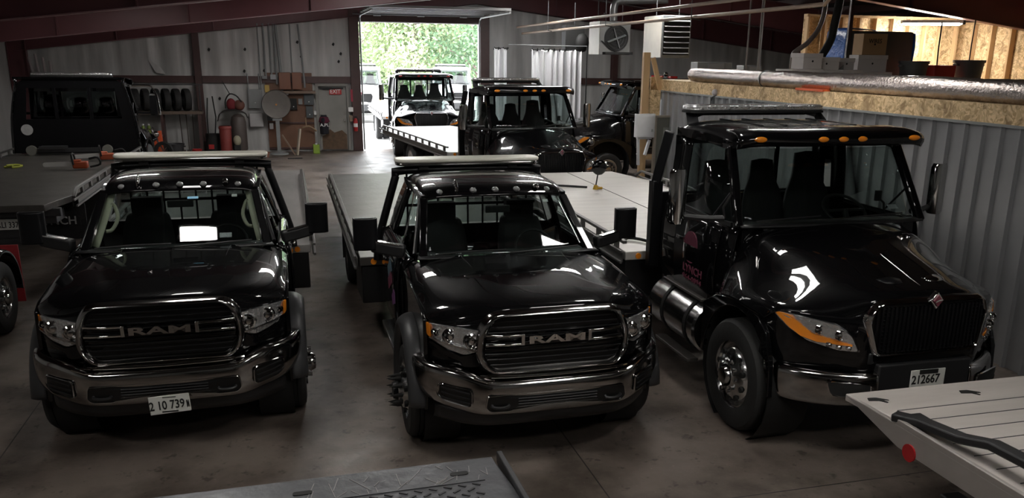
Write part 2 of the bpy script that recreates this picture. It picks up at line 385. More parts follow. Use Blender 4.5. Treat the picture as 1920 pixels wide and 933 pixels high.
    for i, (bx, by) in enumerate(st):
        a = st[max(i-1, 0)]; b = st[min(i+1, len(st)-1)]; n = Vector((b[1]-a[1], -(b[0]-a[0]))).normalized()
        if i == 0: n = Vector((0, -1))
        zt = interp([(0, .805), (.5, .805), (.64, .86), (.75, .885), (1, .885)], bx); hh = zt-interp([(0, .49), (.6, .49), (.95, .54)], bx)
        rows.append([(bx+n.x*(-o), by+n.y*(-o), zt-hh*h/.32) for o, h in prof])
    def BY(xx, z):
        xx = abs(xx); zt = interp([(0, .805), (.5, .805), (.64, .86), (.75, .885), (1, .885)], xx)
        return cfy(st)(xx) + interp([(0, .02), (.03, -.085), (.12, -.103), (.62, -.103), (.8, -.085), (1, .0)], (zt-z)/interp([(0, .315), (.6, .37), (.95, .345)], xx))*(1+.45*min(1, max(0, xx-.5)/.4))
    B = M().surf(rows, 4, 4, mirror=True).build('front_bumper', DCHROME, T, solid=.012, ang=50)
    q = M(); q.tube([(-.66+1.32*i/14, BY(1.32*i/14-.66, .80)-.006, interp([(0, .79), (.5, .79), (.66, .84)], abs(1.32*i/14-.66))) for i in range(15)], .009, 6); q.build('bumper_ridge', CHROME, B)
    cen = rounded([(-.56, .70), (.56, .70), (.575, .60), (.54, .565), (.38, .565), (.34, .60), (-.34, .60), (-.38, .565), (-.54, .565), (-.575, .60)], .025, 3)
    cin = [(a*.985, .635+(b-.635)*.93) for a, b in cen]
    lo = M().pad(cin, BY, -.004, .02, 5).build('lower_grille', MESHM, B)
    q = M().ring(cin, cen, BY, (-.004, -.014, -.014, .0)); q.build('opening_rim', CHROME, B)
    q = M()
    for k in range(3): q.tube([(-.32+.64*i/8, BY(-.32+.64*i/8, .64)-.012, .625+k*.022) for i in range(9)], .005, 5)
    q.build('lower_slats', PLAST, B)
    for sx in (-1, 1):
        q = M(); q.tube([(sx*.40, -.075, .625), (sx*.40, -.11, .61), (sx*.46, -.12, .605), (sx*.52, -.10, .61), (sx*.52, -.07, .625)], .013, 8, smooth=3); q.build('tow_hook', PLAST, B)
        fo = rounded([(sx*.665, .745), (sx*.90, .765), (sx*.925, .66), (sx*.87, .61), (sx*.665, .585)], .04, 3)
        cx = sum(p[0] for p in fo)/len(fo); cz = sum(p[1] for p in fo)/len(fo); fi = [(cx+(a-cx)*.92, cz+(b-cz)*.88) for a, b in fo]
        fo2 = M().pad(fi, BY, -.004, .02).build('fog_lamp_recess', MESHM, B)
        M().ring(fi, fo, BY, (-.004, -.014, -.012, .002)).build('recess_rim', CHROME, B)
        q = M()
        for k in range(3): q.bar([(sx*.69, BY(.69, .66)-.012, .63+.04*k), (sx*.88, BY(.88, .68)-.012, .65+.04*k)], .012, .01)
        q.build('recess_slats', PLAST, B)
    q = M(); q.surf([[(xx, cfy(st)(xx)+.02+o, z) for xx in (0, .3, .55, .75, .9)] for z, o in ((.52, -.02), (.44, .0), (.38, .06))], 3, 3, mirror=True); q.build('air_dam', PLAST, T, solid=.012)
    if plate:
        q = M(); q.box((0.02, -.105, .515), (.305, .012, .155), rot=(0, R(-3), 0)); P = q.build('licence_plate', mat('plate_white', (.62, .62, .58), .5), T, bev=.006)
        text('plate_number', plate, BLK, P, facing(0.0, -.113, .512, R(-3)), .26, .075, .004)
        q = M(); q.box((.02, -.1115, .575), (.10, .003, .006)); q.box((.02, -.1115, .455), (.12, .003, .01)); q.build('plate_caption', BLK, P)
        text('plate_side_letters', 'IM', BLK, P, facing(.155, -.113, .512, R(-3)), .018, .06, .004)
    # cab
    cols = (1.52, 1.9, 2.4, 2.9, 3.18)
    prof = [(.93, .55), (.985, .62), (1.0, .85), (1.005, 1.05), (.995, 1.25), (.965, 1.37), (.90, 1.42)]
    q = M().surf([[(px-(.02 if c < 1.6 else 0), c, z) for px, z in prof] for c in cols], 3, 2, mirror=True)
    q.add([(-.96, 3.2, .55), (.96, 3.2, .55), (.98, 3.2, 1.4), (-.98, 3.2, 1.4)], [(0, 1, 2, 3)]); q.add([(-.93, 1.5, .6), (.93, 1.5, .6), (.93, 3.2, .6), (-.93, 3.2, .6)], [(0, 1, 2, 3)])
    q.box((0, 1.45, 1.0), (1.8, .03, .80)); C = q.build('cab_body', PAINT, T, solid=.01, ang=50)
    Xr = [0, .3, .5, .62, .68, .715]
    zr = lambda y, z: [(xx, y+.07*(xx/.7)**2*(1 if y < 2.3 else 0), z-d) for xx, d in zip(Xr, (0, .003, .010, .024, .045, .085))]
    rf = M().surf([zr(1.985, 1.90), zr(2.03, 1.945), zr(2.15, 1.985), zr(2.5, 2.01), zr(2.9, 2.01), zr(3.12, 1.995), zr(3.2, 1.95)], 3, 3, mirror=True).build('roof', PAINT, T, solid=.015, ang=60)
    for sx in (-1, 1):
        q = M(); q.bar([(sx*.80, 1.46, 1.42), (sx*.745, 1.78, 1.65), (sx*.695, 2.06, 1.87)], .075, .05, up=(0, -.6, .8)); q.build('windshield_pillar', PAINT, C, bev=.012)
        q = M(); q.surf([[(sx*.90, 2.72, 1.40), (sx*.80, 2.70, 1.68), (sx*.71, 2.68, 1.90)], [(sx*.90, 3.18, 1.40), (sx*.81, 3.18, 1.68), (sx*.71, 3.16, 1.92)]], 3, 2)
        q.bar([(sx*.70, 2.05, 1.88), (sx*.715, 2.5, 1.915), (sx*.715, 3.15, 1.91)], .03, .05); q.build('rear_pillar', PAINT, C, solid=.02)
        q = M(); q.surf([[(sx*1.002, 1.64, .66), (sx*1.016, 1.64, 1.0), (sx*1.0, 1.66, 1.26), (sx*.965, 1.68, 1.385)], [(sx*1.002, 2.68, .66), (sx*1.016, 2.68, 1.0), (sx*1.0, 2.68, 1.26), (sx*.965, 2.68, 1.385)]], 3, 3)
        D = q.build('door', PAINT, T, solid=.02)
        q = M(); q.bar([(sx*1.03, 2.42, 1.22), (sx*1.045, 2.5, 1.22), (sx*1.03, 2.6, 1.22)], .02, .03); q.build('door_handle', DCHROME, D, bev=.005)
        q = M(); q.add([(sx*.895, 1.62, 1.42), (sx*.895, 2.70, 1.42), (sx*.725, 2.68, 1.885), (sx*.725, 2.12, 1.875)], [(0, 1, 2, 3)]); q.build('door_glass', GLASSS, D, solid=.005)
        q = M(); q.bar([(sx*.90, 1.62, 1.405), (sx*.90, 2.7, 1.405)], .02, .03); q.tube([(sx*.855, 1.62, 1.44), (sx*.72, 2.12, 1.875)], .02, 8); q.build('window_trim', PLAST, D)
        # towing mirror
        q = M(); q.bar([(sx*.93, 1.70, 1.455), (sx*1.06, 1.74, 1.475), (sx*1.22, 1.80, 1.505)], .10, .115); A = q.build('mirror_arm', PLAST, T, bev=.02)
        q = M(); q.bar([(sx*.98, 1.68, 1.522), (sx*1.20, 1.765, 1.552)], .05, .012); q.build('arm_strip', ALLOY, A)
        q = M(); q.surf([[(sx*1.18, 1.84, zz), (sx*1.18, 1.75, zz), (sx*1.27, 1.725, zz), (sx*1.37, 1.75, zz), (sx*1.38, 1.84, zz)] for zz in (1.475, 1.52, 1.63, 1.73, 1.765)], 3, 3)
        q.box((sx*1.28, 1.82, 1.62), (.185, .05, .28)); q.build('mirror_head', PAINT2, A, solid=.012, ang=60)
        q = M(); q.box((sx*1.28, 1.85, 1.62), (.16, .006, .24)); q.build('mirror_glass', CHROME, A)
        if beige:
            q = M(); q.surf([[(sx*.70, 1.60, 1.44), (sx*.76, 1.62, 1.46)], [(sx*.64, 1.86, 1.67), (sx*.70, 1.88, 1.68)], [(sx*.60, 2.08, 1.86), (sx*.66, 2.10, 1.88)]], 2, 4); q.tube([(sx*.66, 1.78, 1.56), (sx*.61, 1.82, 1.57), (sx*.57, 1.92, 1.66), (sx*.60, 2.0, 1.76), (sx*.63, 2.0, 1.79)], .014, 8, smooth=3)
            q.build('pillar_trim', BEIGE, C, solid=.008)
        q = M(); q.box((sx*.99, 2.1, .50), (.16, 1.1, .04)); q.build('running_board', ALLOY, T, bev=.01)
    gl = lambda y, z, w, b: [(-w, y, z), (-w*.5, y-b*.8, z), (0, y-b, z), (w*.5, y-b*.8, z), (w, y, z)]
    q = M().surf([gl(1.47, 1.445, .775, .07), gl(1.77, 1.665, .725, .07), gl(2.065, 1.885, .665, .07)], 4, 4); G2 = q.build('windshield', GLASS, T, solid=.006)
    q = M(); q.surf([gl(1.40, 1.445, .86, .04), gl(1.50, 1.452, .84, .07)], 4, 2); q.build('cowl', PLAST, T, solid=.01)
    for a, b in (((-.70, 1.42, 1.475), (-.05, 1.395, 1.497)), ((-.02, 1.36, 1.475), (.66, 1.43, 1.497))):
        q = M(); q.tube([a, ((a[0]+b[0])/2, a[1]-.0, 1.492), b], .008, 6); q.build('wiper', PLAST, T)
    q = M(); q.add([(-.82, 3.19, 1.42), (.82, 3.19, 1.42), (.70, 3.17, 1.86), (-.70, 3.17, 1.86)], [(0, 1, 2, 3)]); q.build('rear_glass', GLASSS, T, solid=.005)
    # small things on glass
    q = M(); q.box((.50, 1.995, 1.835), (.05, .004, .035), rot=(R(-54), 0, 0)); q.build('inspection_sticker', WHITE, G2)
    if blue:
        q = M(); q.box((.12, 1.925, 1.835), (.10, .004, .03), rot=(R(-54), 0, 0)); q.build('blue_toll_tag', mat('blue_tag', (.15, .45, .65), .4), G2)
        q = M(); q.box((.42, 1.56, 1.525), (.11, .004, .06), rot=(R(-54), 0, 0)); q.build('white_card', mat('card', (.5, .5, .52), .6, var=.6, scale=60), G2)
    # cab inside
    q = M().surf([[(-.80, 1.52, 1.38), (0, 1.45, 1.41), (.80, 1.52, 1.38)], [(-.80, 1.8, 1.40), (0, 1.8, 1.40), (.80, 1.8, 1.40)], [(-.80, 1.95, 1.32), (0, 1.95, 1.30), (.80, 1.95, 1.32)], [(-.80, 1.98, 1.0), (0, 1.98, .95), (.80, 1.98, 1.0)]], 4, 4); q.build('dashboard', DASH, T, solid=.02)
    for sx in (-.42, .42):
        q = M().surf([[(sx-.25, 2.55, .95), (sx, 2.52, .95), (sx+.25, 2.55, .95)], [(sx-.25, 2.62, 1.3), (sx, 2.58, 1.3), (sx+.25, 2.62, 1.3)], [(sx-.20, 2.72, 1.52), (sx, 2.68, 1.54), (sx+.20, 2.72, 1.52)], [(sx-.12, 2.80, 1.50), (sx, 2.80, 1.5), (sx+.12, 2.8, 1.5)]], 3, 3)
        q.box((sx, 2.35, .92), (.5, .5, .16)); q.box((sx, 2.72, 1.63), (.26, .09, .17)); q.build('seat', SEAT, T, solid=.06)
    q = M(); c = Vector((.40, 2.02, 1.36)); mm = Matrix.Translation(c) @ Matrix.Rotation(R(62), 4, 'X')
    q.tube([mm @ Vector((.19*math.cos(R(a)), .19*math.sin(R(a)), 0)) for a in range(0, 360, 20)], .014, 8, closed=True); q.bar([mm @ Vector((-.18, 0, 0)), mm @ Vector((.18, 0, 0))], .05, .02); q.cyl(c, (c.x, c.y-.2, c.z-.12), .03); q.build('steering_wheel', DASH, T)
    q = M(); q.box((0, 1.93, 1.78), (.24, .03, .07)); q.build('rear_view_mirror', BLK, T, bev=.01)
    # roof marker lamps and beacon fins
    for xx in (-.536, -.216, 0, .216, .536):
        yy = 2.02+.1*(xx/.7)**2; zz = 1.955-.02*(xx/.536)**2
        q = M(); q.ball((xx, yy+.01, zz), (.034, .06, .026), 12); q.build('roof_marker_lamp', BARLENS, rf)
    q = M()
    for k in range(3): q.ball((-.38, 2.04+.03*k, 1.965+.02*k), (.02, .06, .045), 10)
    q.build('roof_antenna_fin', DCHROME, rf)
    q = M(); q.ball((.42, 2.06, 1.972), (.03, .05, .025), 10); q.build('washer_lamp', DCHROME, rf)
    # rack, light bar
    q = M()
    for dx in (0,):
        q.tube([(-1.03, 3.36, 1.0), (-1.0, 3.36, 1.25), (-.82, 3.36, 1.86), (-.79, 3.36, 1.93), (-.70, 3.36, 1.985), (.70, 3.36, 1.985), (.79, 3.36, 1.93), (.82, 3.36, 1.86), (1.0, 3.36, 1.25), (1.03, 3.36, 1.0)], .045, 10, smooth=3)
    q.bar([(-.78, 3.36, 1.6), (.78, 3.36, 1.6)], .03, .03)
    for k in range(9): q.cyl((-.68+k*.17, 3.36, 1.0), (-.68+k*.17, 3.36, 1.97), .012, n=6)
    HR = q.build('headache_rack', PAINT2, T, ang=60)
    for sx in (-.5, .5): L = M().box((sx, 3.36, 2.02), (.10, .16, .05)).build('light_bar_mount', BLK, T)
    pl = rounded([(-.80, 3.22), (.80, 3.22), (.80, 3.52), (-.80, 3.52)], .12, 5)
    M().prism(pl, 'z', 2.045, 2.075).build('light_bar_lens', DCHROME, L, bev=.008)
    M().prism([(a*1.01, 3.37+(b-3.37)*1.03) for a, b in pl], 'z', 2.078, 2.115).build('light_bar_cover', BARTOP, L, bev=.012)
    # wheels
    for sx in (-1, 1): wheel(T, sx*1.06, .93, .41, .25, .255, sx, chrome=ALLOY, spikes=spikes, deep=.02, bulge=.07, name='front_wheel')
    q = M(); q.box((0, .93, .42), (1.7, .12, .12)); q.box((0, 1.0, .75), (.9, .9, .5)); q.build('front_axle', BLK, T)
    flatbed(T, deckz, 1.22, 3.42, deckend, deckmat, axle=6.3, R0=.41)
    return T
# ================================================================ the large conventional tow truck
IF = cfy([(0, .03), (.3, .035), (.5, .06), (.6, .13), (.75, .24), (.9, .38), (1.0, .50), (1.08, .68)])
def mk_big_tow(x, y, yaw, label, deckmat=None, plate=None, name='tow_truck', bar='clear', bw=.80, deckz=1.1, deckend=10.3, visor=AMBER, rear_panel=False, small=False, deck=True, body=PAINT, detail=True, emblem=True, open_bar=False, seam=False, logo=False, seats=SEAT, grab=False, visormat=None, cat='tow truck'):
    T = thing(name, label, cat, x, y, 0, yaw)
    Z = lambda a: a
    rows = [[(0, .06, 1.40), (.25, .065, 1.40), (.45, .08, 1.375), (.55, .13, 1.30), (.70, .22, 1.24), (.88, .37, 1.255), (1.03, .52, 1.24), (1.09, .66, 1.14)],
            [(0, .10, 1.455), (.25, .105, 1.455), (.45, .13, 1.43), (.56, .18, 1.385), (.72, .28, 1.315), (.89, .42, 1.29), (1.04, .57, 1.265), (1.10, .70, 1.15)],
            [(0, .35, 1.52), (.24, .35, 1.52), (.44, .37, 1.50), (.58, .40, 1.455), (.74, .47, 1.39), (.90, .56, 1.33), (1.05, .68, 1.28), (1.11, .78, 1.16)],
            [(0, .75, 1.63), (.24, .75, 1.628), (.46, .76, 1.60), (.62, .78, 1.55), (.78, .82, 1.465), (.92, .88, 1.375), (1.05, .92, 1.285), (1.12, .96, 1.17)],
            [(0, 1.1, 1.715), (.24, 1.1, 1.713), (.50, 1.1, 1.69), (.68, 1.1, 1.645), (.82, 1.1, 1.555), (.93, 1.12, 1.43), (1.05, 1.14, 1.29), (1.12, 1.16, 1.17)],
            [(0, 1.36, 1.765), (.26, 1.37, 1.762), (.54, 1.40, 1.745), (.74, 1.44, 1.71), (.87, 1.48, 1.62), (.95, 1.5, 1.45), (1.04, 1.46, 1.26), (1.09, 1.44, 1.12)]]
    H = M().surf(rows, 5, 6, mirror=True).build('hood', body, T, solid=.012, ang=60)
    q = M(); q.tube([(0, .11, 1.462), (0, .75, 1.632), (0, 1.34, 1.764)], .004, 6, smooth=4); q.mirror()
    q.build('hood_crease', DCHROME if body is PAINT else STEEL, H)
    if detail:
        for sx in (-1, 1):
            q = M(); q.surf([[(sx*.12, .24, 1.497), (sx*.20, .22, 1.50), (sx*.29, .26, 1.495)], [(sx*.10, .30, 1.512), (sx*.20, .30, 1.535), (sx*.31, .33, 1.512)]], 3, 2); q.build('hood_vent', DCHROME if sx > 0 else PAINT2, H, solid=.006)
            q = M()
            for k in range(4): q.bar([(sx*(.872+.012*k), 1.18, 1.46-.03*k), (sx*(.875+.012*k), 1.42, 1.49-.03*k)], .012, .010)
            q.build('side_vent', PLAST, H)
    # fender sides round the arches
    cy, cz, rr = 1.055, .52, .60
    arch = [(cy+rr*math.cos(R(a)), cz+rr*math.sin(R(a))) for a in range(0, 181, 15)]
    poly = [(1.72, .62), (1.72, 1.0), (1.5, 1.12), (1.2, 1.175), (.9, 1.17), (.70, 1.14), (.62, .95), (.62, .6), (cy-rr-.0, .5)] 
    poly = [(1.70, .52), (1.70, 1.0), (1.45, 1.135), (1.2, 1.175), (.9, 1.172), (.70, 1.145), (.56, 1.05), (.50, .9), (.46, .8), (.44, .52)] + arch[::-1]
    if min(p[0] for p in arch) < .45: poly[9] = (.44, .6)
    for sx in (-1, 1): q = M(); q.prism(poly, 'x', sx*1.07, sx*1.115); q.build('fender', body, T, bev=.015)
    for sx in (-1, 1):
        q = M(); q.lathe([(rr, 0), (rr, .40)], (sx*.70, cy, cz), (sx, 0, 0), 20); q.build('wheel_well', BLK, T)
    # nose
    prof = [(.78, .03), (.90, .0), (1.0, -.005), (1.15, .0), (1.25, .01), (1.40, .03)]
    rows2 = []
    for z, o in prof:
        rows2.append([(xx, IF(xx)+o, min(z, interp([(0, 1.41), (.45, 1.38), (.55, 1.30), (.7, 1.24), (.88, 1.25), (1.03, 1.24), (1.08, 1.2)], xx))) for xx in (0, .2, .4, .52, .64, .78, .92, 1.02, 1.08)])
    M().surf(rows2, 4, 3, mirror=True).build('front_panel', body, T, solid=.01, ang=60)
    gi = rounded([(-.455, 1.385), (.455, 1.385), (.515, 1.27), (.44, 1.005), (-.44, 1.005), (-.515, 1.27)], .035, 4)
    go = rounded([(-.485, 1.43), (.485, 1.43), (.565, 1.28), (.475, .97), (-.475, .97), (-.565, 1.28)], .05, 4)
    G = M().ring(gi, go, IF, (.0, -.045, -.055, -.045, .0)).build('grille_surround', CHROME, T, ang=50)
    g = M().pad(gi, IF, -.018, .02).build('grille_insert', MESHM, T)
    q = M()
    for k in range(27):
        xx = -.48+k*.0369; zt = interp([(0, 1.375), (.455, 1.375), (.5, 1.30)], abs(xx)); zb = interp([(0, 1.01), (.43, 1.01), (.5, 1.2)], abs(xx))
        q.box((xx, IF(xx)-.026, (zt+zb)/2), (.012, .022, zt-zb))
    for k in range(12): q.box((0, IF(0)-.010, 1.03+k*.03), (.86, .012, .006))
    q.build('grille_bars', PAINT2, g)
    if emblem:
        q = M(); q.prism([(0, 1.345), (.06, 1.42), (0, 1.49), (-.06, 1.42)], 'y', -.03, .02); E = q.build('diamond_emblem', CHROME, T, bev=.006)
        q = M(); q.prism([(0, 1.372), (.04, 1.42), (0, 1.466), (-.04, 1.42)], 'y', -.042, -.028); q.build('emblem_centre', mat('emblem_maroon', (.16, .03, .05), .3, coat=.5), E)
        q = M(); q.bar([(-.03, -.045, 1.412), (0, -.045, 1.425), (.03, -.045, 1.428)], .01, .012); q.build('emblem_line', CHROME, E)
    hl = [(1.06, 1.24), (.93, 1.235), (.72, 1.205), (.62, 1.12), (.575, 1.005), (.70, 1.0), (.88, 1.045), (.98, 1.12)]
    for sx in (-1, 1):
        out = rounded([(sx*a, b) for a, b in hl], .02, 2)
        h = M().pad(out, IF, -.034, .05).build('headlight', LENSM, T)
        for px, pz, pr in ((.70, 1.125, .045), (.82, 1.15, .04), (.76, 1.04, .02), (.70, 1.03, .02), (.64, 1.03, .02)):
            q = M(); q.lathe([(pr, .01), (pr, -.018), (pr*.8, -.024), (pr*.7, -.008), (0, -.028)], (sx*px, IF(px)-.04, pz), (sx*.35, 1, 0), 14); q.build('reflector', CHROME, h)
        M().pad([(sx*a, b) for a, b in [(1.055, 1.238), (.985, 1.228), (.915, 1.12), (.82, 1.068), (.62, 1.058), (.62, 1.046), (.83, 1.048), (.92, 1.075), (.985, 1.13)]], IF, -.047, .03, 3).build('turn_signal', AMBER, h)
        M().pad(out, IF, -.062, .04).build('lens_cover', CLEAR, h)
    # bumper
    st = [(.42, .03), (.5, .04), (.62, .10), (.76, .20), (.90, .34), (1.0, .50), (1.04, .66)]
    prof = [(.03, 0), (-.03, .02), (-.045, .10), (-.04, .22), (-.02, .28), (.04, .30)]
    rows3 = []
    for i, (bx, by) in enumerate(st):
        a = st[max(i-1, 0)]; b = st[min(i+1, len(st)-1)]; n = Vector((b[1]-a[1], -(b[0]-a[0]))).normalized()
        zt = interp([(.4, .845), (1.04, .80)], bx); zb = interp([(.4, .60), (.6, .545), (1.04, .50)], bx)
        rows3.append([(bx-n.x*o, by-n.y*o, zt-(zt-zb)*hh/.30) for o, hh in prof])
    BB = {}
    for sx in (-1, 1): BB[sx] = M().surf([[(sx*p[0], p[1], p[2]) for p in r_] for r_ in rows3], 4, 4).build('bumper_end', DCHROME if body is PAINT else STEEL, T, solid=.012, ang=50)
    def BY(xx, z=0): return cfy(st)(max(.42, abs(xx)))-.045-.075*min(1, max(0, abs(xx)-.42)/.35)
    for sx in (-1, 1):
        sl = rounded([(sx*.50, .76), (sx*.80, .765), (sx*.77, .66), (sx*.50, .645)], .03, 3)
        k = M().pad(sl, BY, -.006, .01, 3).build('bumper_slot', BLK, BB[sx])
        cx = sum(p[0] for p in sl)/len(sl); M().ring(sl, [(cx+(a-cx)*1.06, .71+(b-.71)*1.14) for a, b in sl], BY, (-.006, -.012, .0)).build('slot_rim', CHROME, BB[sx])
    q = M(); q.box((0, .04, .76), (.86, .10, .30)); q.box((0, .10, .95), (1.0, .12, .10)); q.build('bumper_centre', PLAST, T, bev=.015)
    q = M(); q.surf([[(xx, IF(xx)+.05+o, z) for xx in (.0, .3, .55, .75, .95)] for z, o in ((.9, .0), (.80, -.005), (.6, .05))], 3, 3, mirror=True); q.build('lower_valance', PLAST, T, solid=.01)
    if plate:
        q = M(); q.box((.02, -.022, .77), (.32, .012, .16)); P = q.build('licence_plate', mat('plate_white', (.62, .62, .58), .5), T, bev=.006)
        text('plate_number', plate, BLK, P, facing(.0, -.03, .77), .26, .075, .004)
        q = M(); q.box((.02, -.03, .832), (.17, .008, .035)); q.box((.02, -.03, .70), (.14, .004, .01)); q.build('plate_frame_strip', BLK, P)
    # cab
    prof = [(.94, .92), (.99, 1.0), (1.01, 1.3), (1.0, 1.55), (.97, 1.70), (.93, 1.76)]
    q = M().surf([[(px-(.03 if c < 1.6 else 0), c, z) for px, z in prof] for c in (1.45, 1.8, 2.3, 2.8, 2.98)], 3, 2, mirror=True)
    q.add([(-.95, 3.0, .92), (.95, 3.0, .92), (.97, 3.0, 1.74), (-.97, 3.0, 1.74)], [(0, 1, 2, 3)]); q.add([(-.94, 1.5, .95), (.94, 1.5, .95), (.94, 3.0, .95), (-.94, 3.0, .95)], [(0, 1, 2, 3)])
    q.box((0, 1.47, 1.35), (1.8, .03, .76)); C = q.build('cab_body', body, T, solid=.012, ang=50)
    zr = lambda y, z, b=0: [(xx, y+b*(xx/.8)**2, z-d) for xx, d in zip((0, .35, .6, .76, .84, .88), (0, .003, .010, .03, .065, .13))]
    q = M().surf([zr(1.62, 2.50, .14), zr(1.66, 2.56, .12), zr(1.9, 2.59), zr(2.4, 2.60), zr(2.85, 2.59), zr(2.99, 2.54)], 3, 3, mirror=True)
    rf = q.build('roof', body, T, solid=.015, ang=60)
    for xx in (-.5, -.25, .0, .25, .5): q = M(); q.bar([(xx, 1.95, 2.60), (xx, 2.8, 2.602)], .03, .012); q.build('roof_rib', body, rf)
    # sun visor with lamps
    vz = lambda y, z, w, b: [(-w, y+b, z-.03), (-w*.8, y+b*.5, z), (-w*.4, y+.02, z), (0, y, z+.005), (w*.4, y+.02, z), (w*.8, y+b*.5, z), (w, y+b, z-.03)]
    V = M().surf([vz(1.72, 2.60, .93, .12), vz(1.50, 2.585, .95, .12), vz(1.40, 2.53, .96, .14), vz(1.42, 2.46, .96, .15)], 4, 3).build('sun_visor', visormat or body, T, solid=.02, ang=60)
    for xx in (-.79, -.196, 0, .196, .79):
        q = M(); q.ball((xx, 1.405+.07*(abs(xx)/.96)**1.6, 2.52), (.062, .03, .026), 14); q.build('visor_lamp', visor, V)
    for sx in (-1, 1):
        q = M(); q.bar([(sx*.955, 1.43, 1.74), (sx*.915, 1.63, 2.1), (sx*.88, 1.82, 2.42)], .08, .07, up=(0, -.8, .6)); q.build('windshield_pillar', body, C, bev=.015)
        q = M(); q.surf([[(sx*.93, 2.62, 1.74), (sx*.91, 2.62, 2.1), (sx*.87, 2.62, 2.46)], [(sx*.93, 2.98, 1.74), (sx*.91, 2.98, 2.1), (sx*.87, 2.97, 2.46)]], 3, 2)
        q.bar([(sx*.87, 1.78, 2.43), (sx*.875, 2.3, 2.47), (sx*.875, 2.97, 2.47)], .03, .07); q.build('rear_pillar', body, C, solid=.02)
        q = M(); q.surf([[(sx*1.0, 1.72, .97), (sx*1.022, 1.70, 1.3), (sx*1.01, 1.68, 1.55), (sx*.975, 1.68, 1.71)], [(sx*1.0, 2.60, .97), (sx*1.022, 2.6, 1.3), (sx*1.01, 2.6, 1.55), (sx*.975, 2.6, 1.71)]], 3, 3)
        D = q.build('door', body, T, solid=.02)
        q = M(); q.bar([(sx*1.04, 2.36, 1.46), (sx*1.055, 2.44, 1.46), (sx*1.04, 2.52, 1.46)], .02, .03); q.build('door_handle', DCHROME, D)
        q = M(); q.add([(sx*.945, 1.60, 1.75), (sx*.94, 2.62, 1.77), (sx*.885, 2.60, 2.42), (sx*.885, 1.86, 2.42)], [(0, 1, 2, 3)]); q.build('door_glass', GLASSS, D, solid=.005)
        q = M(); q.bar([(sx*.95, 1.56, 1.75), (sx*.95, 1.95, 1.73), (sx*.95, 2.62, 1.75)], .03, .04); q.tube([(sx*.935, 1.66, 2.02), (sx*.94, 1.95, 1.76)], .012, 6); q.build('window_trim', PLAST, D)
        # tall mirror
        q = M(); q.tube([(sx*1.0, 1.62, 1.80), (sx*1.15, 1.70, 1.79), (sx*1.34, 1.80, 1.80)], .028, 8, smooth=3); q.tube([(sx*.96, 1.60, 2.02), (sx*1.02, 1.62, 1.9), (sx*1.0, 1.62, 1.8)], .012, 6); A = q.build('mirror_arm', PLAST, T)
        sec = [(sx*(1.40+.085*math.cos(R(a))), 1.80-.075*math.sin(R(a))) for a in range(0, 181, 20)]
        q = M(); n = len(sec)
        for zz, f in ((1.735, .75), (1.76, 1.), (1.98, 1.), (2.20, 1.), (2.235, .8)): q.add([(sx*1.40+(a-sx*1.40)*f, b, zz) for a, b in sec], [])
        for k in range(4): q.f += [(k*n+i, k*n+i+1, (k+1)*n+i+1, (k+1)*n+i) for i in range(n-1)] + [(k*n, (k+1)*n, (k+1)*n+n-1, k*n+n-1)]
        q.f += [tuple(range(n)), tuple(range(4*n, 5*n))]
        q.build('mirror_head', CHROME if detail == 1 else DCHROME, A, ang=50)
        q = M(); q.box((sx*1.40, 1.812, 1.98), (.15, .02, .44)); q.build('mirror_glass', PAINT2, A, bev=.006)
        if detail == 2 and sx > 0:
            q = M(); q.cyl((1.02, 1.12, 1.34), (1.10, .98, 1.46), .015, n=8); q.ball((1.11, .96, 1.50), (.09, .05, .08), 14); q.build('hood_mirror', DCHROME, T)
        # fuel tank and steps
        q = M(); q.lathe([(0, 0), (.26, 0), (.28, .02), (.28, 1.08), (.26, 1.10), (0, 1.10)], (sx*.86, 1.84, .66), (0, 1, 0), 32); K = q.build('fuel_tank', ALLOY, T, ang=40)
        for yy in (2.0, 2.55): q = M(); q.lathe([(.284, 0), (.292, 0), (.292, .05), (.284, .05)], (sx*.86, yy, .66), (0, 1, 0), 28); q.build('tank_strap', BLK, K)
        q = M(); q.box((sx*.93, 2.3, .955), (.26, .9, .03)); q.box((sx*1.08, 2.3, .33), (.12, .8, .03)); q.bar([(sx*1.08, 2.0, .33), (sx*1.08, 2.0, .5)], .03, .03); q.build('step_plate', DECKD, K, bev=.006)
    gl = lambda y, z, w, b: [(-w, y, z), (-w*.5, y-b*.8, z), (0, y-b, z), (w*.5, y-b*.8, z), (w, y, z)]
    G2 = M().surf([gl(1.44, 1.765, .93, .10), gl(1.62, 2.07, .89, .10), gl(1.81, 2.41, .85, .10)], 4, 4).build('windshield', GLASS, T, solid=.006)
    q = M(); q.surf([gl(1.38, 1.755, .95, .06), gl(1.47, 1.775, .95, .10)], 4, 2); q.build('cowl', PLAST, T, solid=.012)
    q = M()
    for a in (-.80, .06): q.tube([(a, 1.40, 1.80), (a+.3, 1.34, 1.83), (a+.62, 1.35, 1.84)], .008, 6)
    q.build('wiper', PLAST, T)
    # back wall windows in three panes
    for k, (a, b) in enumerate(((-.80, -.32), (-.27, .27), (.32, .80))):
        q = M(); q.add([(a, 2.985, 1.80), (b, 2.985, 1.80), (b*.98, 2.985, 2.34), (a*.98, 2.985, 2.34)], [(0, 1, 2, 3)]); q.build('rear_glass', GLASSD if rear_panel else GLASS, T, solid=.005)
    q = M()
    for xx in (-.295, .295): q.box((xx, 2.985, 2.07), (.05, .02, .58))
    q.box((0, 2.985, 1.77), (1.78, .03, .07)); q.box((0, 2.985, 2.41), (1.74, .03, .14))
    for xx in (-.85, .85): q.box((xx, 2.985, 2.1), (.09, .03, .66))
    q.build('rear_window_frame', body, T)
